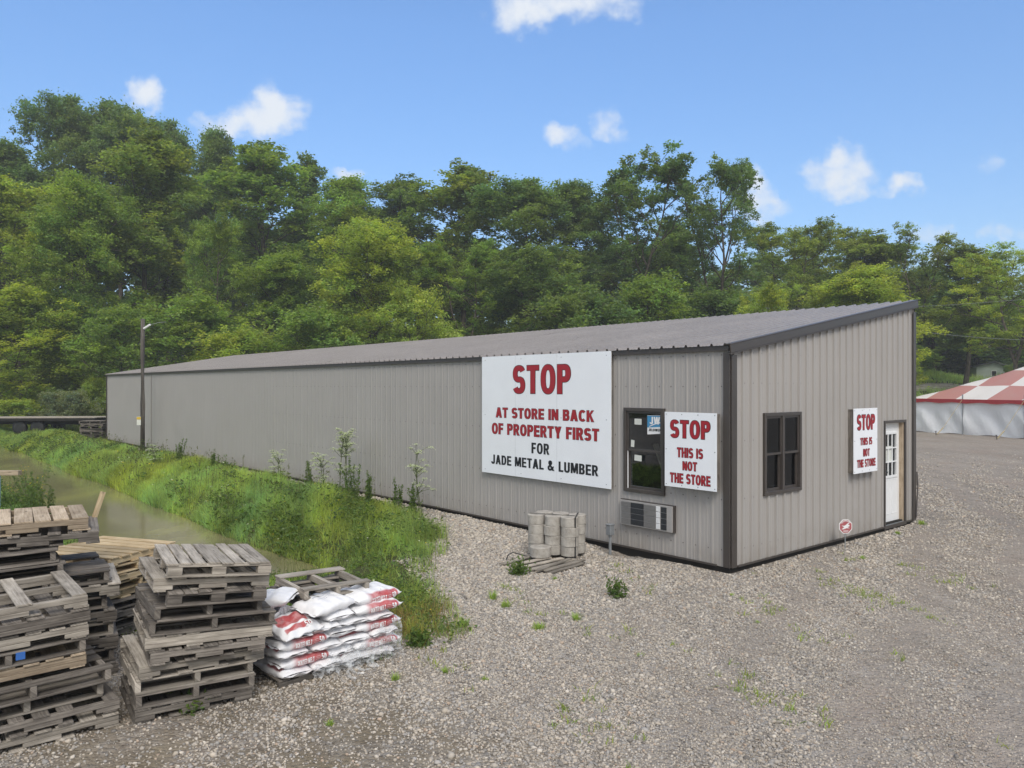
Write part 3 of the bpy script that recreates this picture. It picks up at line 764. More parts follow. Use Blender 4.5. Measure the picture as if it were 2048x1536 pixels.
def frame_rect(mb, put, a0, a1, z0, z1, w, d0, d1, mat=0):
    """picture frame of four bars; put(a, d, z) -> xyz with d out of the wall"""
    def bx(aa, ab, za, zb):
        p = put((aa + ab) / 2, (d0 + d1) / 2, (za + zb) / 2); q = put(1, 0, 0); horiz_x = abs(q[0]) > 0.5
        s = (ab - aa, d1 - d0, zb - za) if horiz_x else (d1 - d0, ab - aa, zb - za)
        mb.box(p, s, None, mat)
    bx(a0, a1, z1 - w, z1); bx(a0, a1, z0, z0 + w); bx(a0, a0 + w, z0 + w, z1 - w); bx(a1 - w, a1, z0 + w, z1 - w)
def double_hung(put, a0, a1, z0, z1, sill=True):
    W_ = empty("window", (0, 0, 0)); W_.parent = BLD
    mb = MB(); frame_rect(mb, put, a0, a1, z0, z1, 0.055, -0.06, 0.045)
    if sill: pass
    mb.build("frame", M['trim'], W_, bevel=0.004)
    return W_
def sash_pair(W_, put, a0, a1, z0, z1):
    zm = (z0 + z1) / 2
    mb = MB(); frame_rect(mb, put, a0, a1, zm - 0.02, z1, 0.032, -0.01, 0.022); mb.build("sash", M['trim'], W_)
    mb = MB(); frame_rect(mb, put, a0, a1, z0, zm + 0.02, 0.04, -0.05, -0.012); mb.build("sash", M['trim'], W_)
    mb = MB(); mb.poly([put(a0 + .02, 0.004, zm), put(a1 - .02, 0.004, zm), put(a1 - .02, 0.004, z1 - .02), put(a0 + .02, 0.004, z1 - .02)]); mb.build("pane", M['glass'], W_)
    mb = MB(); mb.poly([put(a0 + .02, -0.032, z0 + .02), put(a1 - .02, -0.032, z0 + .02), put(a1 - .02, -0.032, zm), put(a0 + .02, -0.032, zm)]); mb.build("pane", M['glass'], W_)
pl = lambda a, d, z: (-d, a, z)
pe = lambda a, d, z: (a, -d, z)
W1 = double_hung(pl, wt0, wt1, wz_bot, wz_top)
sash_pair(W1, pl, wt0 + .055, wt1 - .055, wz_bot + .055, wz_top - .055)
mb = MB(); mb.box((-0.0135, wt1 - .075, (wz_bot + wz_top) / 2 - .33), (0.012, 0.012, 0.62)); mb.build("track", M['white'], W1)
# stickers on the glass
def lw_quad(mb, p, d, mat=0):
    mb.poly([(lambda tz: (-d, tz[0], tz[1]))(LW(*q, d)) for q in p], mat)
def zpx(x, y): return (920 + x / 3.2, 680 + y / 3.2)
for q in (((1117, 503), (1162, 505), (1162, 543), (1117, 540)), ((1095, 638), (1117, 642), (1115, 686), (1093, 682)), ((1117, 733), (1163, 740), (1162, 778), (1116, 770))):
    mb = MB(); lw_quad(mb, [zpx(*p) for p in q], 0.012); mb.build("sticker", M['paper'], W1)
mb = MB()
q = [zpx(1199, 482), zpx(1292, 484), zpx(1292, 600), zpx(1199, 604)]
lw_quad(mb, q, 0.010, 0); lw_quad(mb, [zpx(1199, 484), zpx(1292, 486), zpx(1292, 556), zpx(1199, 560)], 0.012, 1)
def lw_text(mb, s, x0, x1, y0, y1, d, mat, bold=0.03, conv=zpx, lift=0.003, grow=0.0):
    ta, za = LW(*conv(x0, y1), d); tb, zb = LW(*conv(x1, y1), d); _, zt = LW(*conv(x0, y0), d)
    text_into(mb, s, (-d, ta, za), (0, -1, 0), (0, 0, 1), ta - tb, zt - za, (-1, 0, 0), mat, lift, bold, grow=grow)
def lw_bold(mb, s, x0, x1, y0, y1, d, mat):
    ta, za = LW(*zpx(x0, y1), d); tb, zb = LW(*zpx(x1, y1), d); _, zt = LW(*zpx(x0, y0), d)
    bold_into(mb, s, (-d, ta, za), (0, -1, 0), (0, 0, 1), ta - tb, zt - za, (-1, 0, 0), mat, .002)
lw_bold(mb, "JW", 1214, 1280, 491, 538, 0.013, 0)
lw_bold(mb, "JELDWEN", 1207, 1287, 566, 582, 0.011, 2)
# the sweeping white line under the letters
t0_, z0_ = LW(*zpx(1212, 556), 0.014); t1_, z1_ = LW(*zpx(1290, 534), 0.014)
for i in range(8):
    f0, f1 = i / 8, (i + 1) / 8
    c = lambda f: z0_ + (z1_ - z0_) * math.sin(f * 1.57)
    mb.poly([(-.0155, t0_ + (t1_ - t0_) * f0, c(f0)), (-.0155, t0_ + (t1_ - t0_) * f1, c(f1)), (-.0155, t0_ + (t1_ - t0_) * f1, c(f1) + .012 + .01 * f1), (-.0155, t0_ + (t1_ - t0_) * f0, c(f0) + .012 + .01 * f0)], 0)
mb.build("maker_sticker", [M['white'], M['blue'], M['ink']], W1)

W2 = double_hung(pe, et0, et1, ez_bot, ez_top)
em = (et0 + et1) / 2
mb = MB(); mb.box(pe(em, 0.0, (ez_bot + ez_top) / 2), (0.06, 0.08, ez_top - ez_bot - .11)); mb.build("mullion", M['trim'], W2)
sash_pair(W2, pe, et0 + .055, em - .03, ez_bot + .055, ez_top - .055)
sash_pair(W2, pe, em + .03, et1 - .055, ez_bot + .055, ez_top - .055)

# door in its recess
D = empty("door", (0, 0, 0)); D.parent = BLD
mb = MB(); frame_rect(mb, pe, ds0 - .03, ds1 + .03, dz_bot - .02, dz_top + .03, 0.05, -0.02, 0.035); mb.build("door_trim", M['trim'], D)
dl, dr, dd = ds0 + .03, ds1 - .03, 0.075
mb = MB(); mb.box((dl + .005, dd / 2 + .02, (dz_bot + dz_top) / 2), (0.03, dd + .04, dz_top - dz_bot)); mb.box((dr - .005, dd / 2 + .02, (dz_bot + dz_top) / 2), (0.03, dd + .04, dz_top - dz_bot), None, 0, 1.15)
mb.box(((dl + dr) / 2, dd / 2, dz_top - .01), (dr - dl, dd, 0.03)); mb.build("jamb", M['tanwood'], D)
gx0, gx1, gz0, gz1 = dl + .15, dr - .16, dz_top - 1.03, dz_top - .24
mb = MB()
zt, zb = dz_top - .03, dz_bot + .07
for (a0, a1, z0, z1) in ((dl + .02, gx0, zb, zt), (gx1, dr - .02, zb, zt), (gx0, gx1, gz1, zt), (gx0, gx1, zb, gz0)):
    mb.box(((a0 + a1) / 2, dd + .02, (z0 + z1) / 2), (a1 - a0, 0.044, z1 - z0))
mb.box(((gx0 + gx1) / 2, dd - .008, gz0 - .02), (gx1 - gx0 + .08, 0.02, 0.045)); mb.box(((gx0 + gx1) / 2, dd - .008, gz1 + .02), (gx1 - gx0 + .08, 0.02, 0.045))
for a in (gx0 - .02, gx1 + .02): mb.box((a, dd - .0085, (gz0 + gz1) / 2), (0.045, 0.02, gz1 - gz0 + .0))
pw = (dr - dl - .34) / 2
for cx in (dl + .1 + pw / 2 + .02, dr - .1 - pw / 2 - .02):
    frame_rect(mb, pe, cx - pw / 2, cx + pw / 2, zb + .14, zb + .80, 0.018, -dd, -dd + .008)
mb.build("door_leaf", M['white'], D, bevel=0.003)
mb = MB()
for i in (1, 2): mb.box((gx0 + (gx1 - gx0) * i / 3, dd - .003, (gz0 + gz1) / 2), (0.022, 0.02, gz1 - gz0)); mb.box(((gx0 + gx1) / 2, dd - .004, gz0 + (gz1 - gz0) * i / 3), (gx1 - gx0, 0.02, 0.022))
mb.build("grille", M['white'], D)
mb = MB(); mb.poly([(gx0, dd + .02, gz0), (gx1, dd + .02, gz0), (gx1, dd + .02, gz1), (gx0, dd + .02, gz1)]); mb.build("pane", M['glass'], D)
mb = MB(); mb.poly([(gx0 + .10, dd + .0125, gz0 + .27), (gx0 + .36, dd + .0125, gz0 + .27), (gx0 + .36, dd + .0125, gz0 + .56), (gx0 + .10, dd + .0125, gz0 + .56)]); mb.poly([(gx0 + .01, dd + .0115, gz0 + .05), (gx0 + .1, dd + .0115, gz0 + .0), (gx0 + .12, dd + .0115, gz0 + .3), (gx0 + .01, dd + .0115, gz0 + .28)])
mb.poly([(gx0 + .01, dd + .0115, gz0 + .56), (gx0 + .06, dd + .0115, gz0 + .56), (gx0 + .06, dd + .0115, gz0 + .74), (gx0 + .01, dd + .0115, gz0 + .74)])
mb.build("notice", M['paper'], D)
mb = MB(); mb.tube([(dl + .085, dd - .05, dz_bot + 1.02), (dl + .085, dd, dz_bot + 1.02)], 0.026, 10); mb.tube([(dl + .085, dd - .055, dz_bot + 1.02), (dl + .19, dd - .055, dz_bot + 1.025)], 0.011, 8); mb.build("handle", M['black'], D)
mb = MB(); mb.box(((dl + dr) / 2, dd * .42, dz_bot + .02), (dr - dl, dd * 1.1, 0.05)); mb.build("threshold", M['galv'], D)

# ------------------------------------------------------------------ signs hung on the walls
def sign(name, p, d, label, on, lines, frame_d, conv, wood_):
    """p: px corners TL TR BR BL; lines: (text, x0, x1, y0, y1, material, outlined)"""
    prj = LW if on == 'L' else EW
    o = empty(name, (C0[0], C0[1], 0), BROT, label, "sign", "signs on the metal building")
    cs = [prj(*q, d) for q in p]
    a0, a1 = (cs[0][0] + cs[3][0]) / 2, (cs[1][0] + cs[2][0]) / 2
    z1, z0 = (cs[0][1] + cs[1][1]) / 2, (cs[2][1] + cs[3][1]) / 2
    put = pl if on == 'L' else pe
    mb = MB(); c = put((a0 + a1) / 2, d - .006, (z0 + z1) / 2); w = abs(a1 - a0)
    mb.box(c, (0.012, w, z1 - z0) if on == 'L' else (w, 0.012, z1 - z0))
    for i in range(4):
        for j in range(3 if a1 != a0 else 0):
            aa, zz_ = a0 + (a1 - a0) * (.03 + .94 * i / 3), z0 + (z1 - z0) * (.03 + .94 * j / 2)
            c = put(aa, d + .001, zz_); mb.box(c, (.004, .014, .014) if on == 'L' else (.014, .004, .014), None, 1)
    if w > 1.6:
        for f in (.295, .625): c = put(a0 + (a1 - a0) * f, d + .0005, (z0 + z1) / 2); mb.box(c, (.002, .004, z1 - z0 - .01), None, 2)
    mb.build("panel", [M['signwhite'], M['galv'], M['seamgrey']], o)
    mb = MB(); lo, hi = min(a0, a1) + .015, max(a0, a1) - .015
    frame_rect(mb, put, lo, hi, z0 + .015, z1 - .015, 0.038, d - .014 - frame_d, d - .013)
    if hi - lo > 1.5:
        for f in (.25, .5, .75):
            c = put(lo + (hi - lo) * f, d - .0135 - frame_d / 2, (z0 + z1) / 2); mb.box(c, (frame_d - .002, 0.038, z1 - z0 - .11))
    mb.build("frame", M[wood_], o)
    mb = MB()
    ax = (0, -1, 0) if on == 'L' else (1, 0, 0); nr = (-1, 0, 0) if on == 'L' else (0, -1, 0)
    for (s, x0, x1, y0, y1, mt, outl) in lines:
        A, B, Tp = prj(*conv(x0, y1), d), prj(*conv(x1, y1), d), prj(*conv(x0, y0), d)
        zA = (A[1]); w = abs(B[0] - A[0]); h = Tp[1] - A[1]
        p0 = put(A[0], d, zA)
        if outl:
            bold_into(mb, s, p0, ax, (0, 0, 1), w, h, nr, 1, 0.002, outl)
            bold_into(mb, s, p0, ax, (0, 0, 1), w, h, nr, 0, 0.005)
        else:
            bold_into(mb, s, p0, ax, (0, 0, 1), w, h, nr, mt, 0.003)
    mb.build("lettering", [M['red'], M['ink']], o)
    return o
zi = lambda x, y: (920 + x / 3.2, 680 + y / 3.2)
sign("stop_sign", ((964, 713), (1222, 703), (1222, 978), (964, 944)), 0.075, "large white board reading STOP AT STORE IN BACK", 'L',
     [("STOP", 340, 709, 166, 341, 0, 0.010), ("AT STORE IN BACK", 230, 858, 432, 494, 0, 0.006), ("OF PROPERTY FIRST", 205, 890, 531, 598, 0, 0.006),
      ("FOR", 458, 572, 656, 724, 1, 0), ("JADE METAL & LUMBER", 200, 885, 731, 790, 1, 0)], 0.04, zi, 'darkwood')
sign("stop_sign", ((1329.5, 824), (1433, 826), (1433, 983), (1329.5, 972)), 0.15, "smaller white STOP board covering the edge of the single window", 'L',
     [("STOP", 1347, 1602, 511, 622, 0, 0.008), ("THIS IS", 1390, 1555, 687, 748, 0, 0.004), ("NOT", 1425, 1517, 776, 832, 0, 0.004), ("THE STORE", 1345, 1603, 847, 908, 0, 0.004)], 0.09, zi, 'darkwood')
zj = lambda x, y: (1660 + x / 5.295, 790 + y / 5.295)
sign("stop_sign", (zj(253, 143), zj(502, 137), zj(502, 803), zj(253, 835)), 0.14, "white STOP board on thick timber frame beside the white door", 'E',
     [("STOP", 286, 474, 214, 373, 0, 0.010), ("THIS IS", 320, 445, 458, 532, 0, 0.005), ("NOT", 350, 418, 574, 650, 0, 0.005), ("THE STORE", 287, 480, 692, 772, 0, 0.005)], 0.095, zj, 'darkwood')

# ------------------------------------------------------------------ wall air conditioner
t_a, z_a = LW(1343, 1014, 0.10); t_b, z_b = LW(1239, 1000, 0.10); _, z_c = LW(1341, 1066, 0.10)
AC = empty("air_conditioner", (C0[0], C0[1], 0), BROT, "grey grilled air conditioner set through the wall under the window", "air conditioner")
w_, h_ = t_b - t_a, z_a - z_c
put = lambda f, d, g: (-d, t_b - w_ * f, z_c + h_ * g)     # f left to right, g bottom to top
def acb(mb, f0, f1, g0, g1, d0, d1, mat=0):
    c = put((f0 + f1) / 2, (d0 + d1) / 2, (g0 + g1) / 2); mb.box(c, (d1 - d0, w_ * (f1 - f0), h_ * (g1 - g0)), None, mat)
mb = MB(); acb(mb, -.01, 1.01, -.02, 1.03, -.02, .06); mb.build("sleeve", M['trim'], AC)
mb = MB(); acb(mb, 0, 1, 0, 1, .0605, .085); mb.build("case", M['aclight'], AC, bevel=0.004)
mb = MB()
for f0, f1, mt in ((.03, .21, 0), (.22, .47, 1), (.48, .70, 0), (.71, .78, 2), (.80, .90, 1)):
    n = 4
    for i in range(n):
        g0 = .06 + i * .225
        acb(mb, f0, f1, g0, g0 + .205, .0855, .092, mt)
        for j in range(4): acb(mb, f0, f1, g0 + .02 + j * .05, g0 + .035 + j * .05, .0925, .096, mt)
mb.build("grille", [M['acgrey'], M['acdark'], M['white']], AC)
# conduit and junction box standing at the wall
bx, by = loc(-0.24, 2.1)
CB = empty("electrical_box", (bx, by, float(gz(bx, by))), BROT, "small grey junction box on conduit standing by the wall", "electrical box")
mb = MB(); mb.tube([(0, 0, -.1), (0, 0, .34)], 0.024, 12); mb.tube([(0, 0, .31), (0, 0, .345)], 0.032, 12); mb.build("conduit", M['galv'], CB)
mb = MB(); mb.box((0, 0, .425), (.10, .10, .165)); mb.box((0, 0, .513), (.118, .118, .02)); mb.build("box", M['galv'], CB, bevel=0.006)

# yard sign on its stake
sx, sy = ground_px(1691, 1098)
YS = empty("yard_sign", (sx, sy, 0), math.radians(8), "small octagonal red security sign on stake by the end wall", "sign")
mb = MB(); mb.tube([(0, 0.012, -.1), (0, 0.012, .36)], 0.009, 8); mb.build("stake", M['galv'], YS)
mb = MB()
def octo(r, y): return [(r * math.cos(math.pi / 8 + i * math.pi / 4), y, .375 + r * math.sin(math.pi / 8 + i * math.pi / 4)) for i in range(8)]
mb.poly(octo(.125, .006)[::-1]); mb.poly(octo(.125, -.006)[::-1])
for i in range(8):
    a, b = octo(.125, -.006), octo(.125, .006); j = (i + 1) % 8; mb.poly([a[i], b[i], b[j], a[j]])
mb.build("panel", M['white'], YS)
mb = MB(); mb.poly(octo(.112, -.008)[::-1]); mb.build("face", plain('faded_red', (0.38, 0.10, 0.11), 0.6), YS)
mb = MB()
bird = [(-.075, .02), (-.03, .012), (.005, .03), (.045, .062), (.06, .058), (.04, .03), (.07, .02), (.06, .002), (.03, -.01), (.07, -.03), (.01, -.028), (-.04, -.045), (-.08, -.045), (-.03, -.015)]
mb.poly([(a, -.010, .375 + b) for a, b in bird][::-1])
for i in range(9):
    th = math.pi * (0.22 + 0.56 * i / 8); c = (.093 * math.cos(th), .093 * math.sin(th)); mb.box((c[0], -.0095, .375 + c[1]), (.012, .002, .016), Euler((0, -(th - math.pi / 2), 0)))
mb.box((0, -.0095, .30), (.09, .002, .012))
mb.build("emblem", M['white'], YS)
# ------------------------------------------------------------------ pallets
random.seed(11)
def pallet(loc3, w, d, yaw, kind, mat, label, group, h=0.116, rot=None, boards=7, miss=0.08, rollx=0.0, tintr=(0.7, 1.3), boardw=None, bottoms=None, droop=0.0):
    """front-left-bottom corner at loc3; x along the front, y into depth"""
    o = empty("pallet", loc3, 0, label, "pallet", group, rot=(0, rollx, yaw) if rot is None else rot)
    th = 0.017; sh = h - 2 * th
    tj = lambda: random.uniform(*tintr)
    m = M[mat]
    deck, base = MB(), MB()
    bt = tj()
    def run(mb, along, n, z, prob, width):
        span = w if along == 'y' else d; L = d if along == 'y' else w
        for i in range(n):
            if random.random() < prob and 0 < i < n - 1: continue
            bw = width * random.uniform(0.85, 1.12)
            c = width / 2 + (span - width) * i / max(1, n - 1) + random.uniform(-.008, .008)
            ext = random.uniform(-.012, .018)
            R = Euler((random.uniform(-.006, .006), random.uniform(-.006, .006) - (droop if along == 'y' and i == n - 1 else 0), random.uniform(-.014, .014)))
            if along == 'y': mb.box((c, L / 2 + ext, z), (bw, L + random.uniform(-.01, .02), th - .001), R, 0, tj())
            else: mb.box((L / 2 + ext, c, z), (L + random.uniform(-.01, .02), bw, th - .001), R, 0, tj())
    bwid = boardw or random.uniform(0.095, 0.125)
    if kind == 'side':            # stringers seen lengthwise from the front, usually notched
        run(deck, 'y', boards, h - th / 2, miss, bwid); run(base, 'y', bottoms or 4, th / 2, 0.1, bwid)
        for y in (0.022, d / 2, d - 0.022):
            sm = MB(); t = tj(); a = random.uniform(-.012, .012); notch = random.random() < .7
            sm.box((w / 2 + a, y, th + sh * .72), (w, .040, sh * .56 - .001), Euler((0, 0, random.uniform(-.008, .008))), 0, t)
            segs = ((0, .16), (.38, .62), (.84, 1)) if notch else ((0, 1),)
            for (f0, f1) in segs: sm.box((w * (f0 + f1) / 2 + a, y, th + sh * .22), (w * (f1 - f0), .0395, sh * .44 - .001), None, 0, t)
            sm.build("stringer", m, o, bevel=0.003)
    elif kind == 'ends':          # three stringer ends at the front, boards running across
        run(deck, 'x', boards, h - th / 2, miss, bwid); run(base, 'x', bottoms or 4, th / 2, 0.1, bwid)
        for x in (0.025, w / 2, w - 0.025):
            sm = MB(); sm.box((x + random.uniform(-.01, .01), d / 2, h / 2), (.045, d - .01, sh - .001), None, 0, tj()); sm.build("stringer", m, o, bevel=0.003)
    else:                         # block pallet
        sh2 = sh - th
        run(deck, 'y', boards, h - th / 2, miss, bwid)
        for y in (.05, d / 2, d - .05):
            deck.box((w / 2, y, h - 1.5 * th), (w, .09, th - .001), None, 0, tj()); base.box((w / 2 + random.uniform(-.01, .01), y, th / 2), (w, .092, th - .001), None, 0, tj())
            for x in (.055, w / 2, w - .055):
                sm = MB(); sm.box((x + random.uniform(-.008, .008), y, th + sh2 / 2), (.11, .085, sh2 - .001), Euler((0, 0, random.uniform(-.06, .06))), 0, tj()); sm.build("block", m, o, bevel=0.003)
    deck.build("deck", m, o, bevel=0.002); base.build("base", m, o, bevel=0.002)
    return o
ORD = ["topmost", "second from the top", "third from the top", "fourth from the top", "fifth from the top", "sixth from the top", "seventh from the top",
       "eighth from the top", "ninth from the top", "tenth from the top", "eleventh from the top", "bottommost"]
WORD = {'greywood': "weathered grey", 'darkwood': "dark old", 'tanwood': "tan brown", 'newwood': "fresh yellow"}
def stack(where, spec, base, yaw, d, right_corner, group, htot, gap=0.0):
    """spec from the bottom up: (px left, px right, kind, wood, roll, yaw shift, extra)"""
    n = len(spec); X0, Y0 = base; h = htot / n
    for i, (pl_, pr_, kind, wd, roll, dy, ex) in enumerate(spec):
        ya = yaw + dy; c, s = math.cos(ya), math.sin(ya)
        Yc = Y0 + ex.get('fwd', 0.0)
        if right_corner:
            a = (pr_ - CX) / F; Xr, Yr = a * Yc, Yc
            w = ex.get('w', 1.05); x, y = Xr - c * w, Yr - s * w
            z = h * i + ex.get('dz', 0)
            z += math.sin(roll) * w
        else:
            a = (pl_ - CX) / F; x, y = a * Yc, Yc
            b = (pr_ - CX) / F
            w = (b * y - x) / (c - b * s)
            z = h * i
        rank = n - 1 - i
        lab = "%s pallet, %s in the %s" % (ex.get('look', WORD[wd]), "bottommost" if i == 0 else ORD[rank], where)
        pallet((x, y, z + 0.002), w, d * random.uniform(.97, 1.03), ya, kind, wd, lab, group, h=h - .002 - gap, rollx=roll, boards=ex.get('boards', 7), miss=ex.get('miss', .1), boardw=ex.get('bw'))
R_ = math.radians
# stack beside the white bags
stack("stack beside the white bags",
      [(268, 503, 'side', 'darkwood', R_(0), 0, {}), (270, 508, 'ends', 'darkwood', R_(.3), R_(-1), {}), (270, 508, 'ends', 'greywood', R_(.8), R_(1), {}),
       (278, 528, 'side', 'greywood', R_(1.4), R_(2), {}), (300, 530, 'side', 'darkwood', R_(2.0), R_(-2), {}), (292, 547, 'side', 'greywood', R_(2.6), R_(-1), {}),
       (297, 550, 'ends', 'darkwood', R_(3.3), R_(-1), {}), (310, 523, 'ends', 'darkwood', R_(4), R_(2), {}), (335, 533, 'block', 'darkwood', R_(4.6), R_(0), {}),
       (307, 540, 'side', 'greywood', R_(5.2), R_(0), {}), (333, 541, 'block', 'greywood', R_(5.6), R_(-2), {'boards': 8, 'miss': 0, 'bw': .088})],
      (-3.02, 6.13), R_(33), 0.90, False, "pallets stacked beside the bags", 1.29)
# front stack at the left
stack("nearest stack at the left edge",
      [(0, 237, 'side', 'greywood', R_(-.5), 0, {}), (0, 237, 'side', 'darkwood', R_(-.5), R_(1), {}), (0, 208, 'ends', 'greywood', R_(-.6), R_(0), {'miss': .0}),
       (0, 222, 'ends', 'darkwood', R_(-.8), R_(2), {}), (0, 172, 'side', 'tanwood', R_(-1), R_(-1), {}), (0, 172, 'ends', 'darkwood', R_(-1), R_(1), {}),
       (0, 178, 'side', 'greywood', R_(-1.2), R_(-1), {}), (0, 180, 'side', 'darkwood', R_(-1.4), R_(1), {}), (0, 176, 'side', 'greywood', R_(-1.4), R_(0), {'boards': 6, 'miss': .45})],
      (-3.15, 6.13), R_(40), 0.98, True, "pallets stacked at the front of the lot", 1.06)
# taller stack behind it
stack("tallest stack, beside the ditch",
      [(0, 236, 'side', 'darkwood', 0, 0, {}), (0, 232, 'ends', 'darkwood', 0, R_(2), {}), (0, 236, 'side', 'darkwood', 0, R_(-2), {}), (0, 226, 'ends', 'greywood', 0, R_(1), {}),
       (0, 232, 'side', 'darkwood', 0, 0, {}), (0, 214, 'ends', 'darkwood', 0, R_(1), {}), (0, 240, 'side', 'greywood', 0, R_(-2), {}), (0, 222, 'ends', 'darkwood', 0, R_(2), {}),
       (0, 128, 'ends', 'darkwood', R_(-1.5), R_(3), {'fwd': -.25}), (0, 115, 'ends', 'darkwood', R_(-1.5), R_(-1), {'fwd': -.25}), (0, 200, 'side', 'darkwood', R_(.6), R_(-3), {'miss': .4}),
       (0, 178, 'side', 'tanwood', R_(.6), R_(0), {'boards': 7, 'bw': .135, 'miss': 0})],
      (-3.98, 7.25), R_(33), 0.95, True, "pallets stacked beside the ditch", 1.47)
# fresh stack behind, wedged between the others
for i in range(9):
    fresh = i >= 4
    h = 0.87 / 9
    lab = "%s pallet, %s in the stack in the gap between grey stacks" % ("fresh yellow" if fresh else "dark old", "bottommost" if i == 0 else ORD[8 - i])
    xx, yy = (-5.35 + random.uniform(-.05, .05), 8.55)
    pallet((xx, yy, i * h + .002), 1.1, 0.95, R_(-22 + random.uniform(-4, 4)), ('ends', 'side')[i % 2], 'newwood' if fresh else 'darkwood', lab, "pallets stacked in the gap", h=h - .003, miss=.12)
# loose lumber poking up behind the tallest stack
lb = MB(); lb.bar((-4.36, 7.95, 1.20), (-4.27, 8.05, 1.60), .06, .035); tag(lb.build("plank", M['newwood'], bevel=.003), "fresh yellow plank end sticking up behind the tallest pallet stack", "plank")
# blue tag stapled to the front stack
bt = MB(); bt.box((0, 0, 0), (.055, .006, .05)); o = bt.build("tag", plain('blue_tag', (0.035, 0.13, 0.42), 0.5))
o.location = at(41, 1312, 5.28); o.rotation_euler = (0, 0, R_(40)); tag(o, "blue tag on the front pallet stack", "tag")

# ------------------------------------------------------------------ pallet of white bags
BX, BY, BYAW = -2.07, 6.88, R_(43)
bc, bs = math.cos(BYAW), math.sin(BYAW)
def bagpos(x, y): return (BX + bc * x - bs * y, BY + bs * x + bc * y)
BG = "white bags stacked on a pallet"
x_, y_ = bagpos(0.0, 0.02)
pallet((x_, y_, -0.045), 1.22, 1.0, BYAW, 'side', 'darkwood', "dark pallet carrying the white bags", None, h=.105)
M['bag'] = None
k = NT('bag_plastic'); o_ = k.coord("Object")
n1 = k.noise(k.mapping(o_, (1, 1, 2)), 7, 5, 0.6); n2 = k.noise(o_, 22, 4, 0.6)
red = k.attr("print")
fade = k.rng(k.noise(o_, 14, 4, .6), .35, .6)
wht = k.mix(k.rng(n1, .55, .8, 0, .3), (0.78, 0.78, 0.80), (0.56, 0.54, 0.51))
k.base(k.mix(k.math('MULTIPLY', red, k.rng(fade, 0, 1, .75, 1)), wht, (0.44, 0.085, 0.09))).pr(.45, 0, .35)
vw = k.new("ShaderNodeTexVoronoi", feature='F1'); k.l.new(k.mapping(o_, (5, 9, 7)), vw.inputs["Vector"]); vw.inputs["Scale"].default_value = 1.6
k.bump(k.math('ADD', k.math('MULTIPLY', n2, .8), vw.outputs["Distance"]), .55, .012)
M['bag'] = k.m
def bag_shape(L, W_, Hh, seed):
    r = random.Random(seed); ph = [r.uniform(0, 6.28) for _ in range(8)]
    sag = r.uniform(-.012, .012)
    def half(x):                                   # half thickness and half width along the length
        u = min(1, abs(2 * x / L)); e = (1 - u ** 3.4) ** .62
        return .006 + (Hh / 2 - .006) * e, W_ / 2 * (1 - .07 * u ** 4 * (1 - .3 * u))
    def P(x, th):
        hz, hy = half(x)
        c, s = math.cos(th), math.sin(th)
        ex = .60
        y = hy * math.copysign(abs(c) ** ex, c) ; z = hz * math.copysign(abs(s) ** .74, s)
        z += .006 * math.sin(9 * x / L * 3 + ph[0] + 4 * y) * (abs(s)) + .005 * math.sin(30 * x + ph[1] - 18 * y) * abs(s)
        y += .004 * math.sin(26 * x + ph[2]) * abs(c)
        z += sag * math.cos(3 * x / L)
        return (x, y, z)
    return P, half
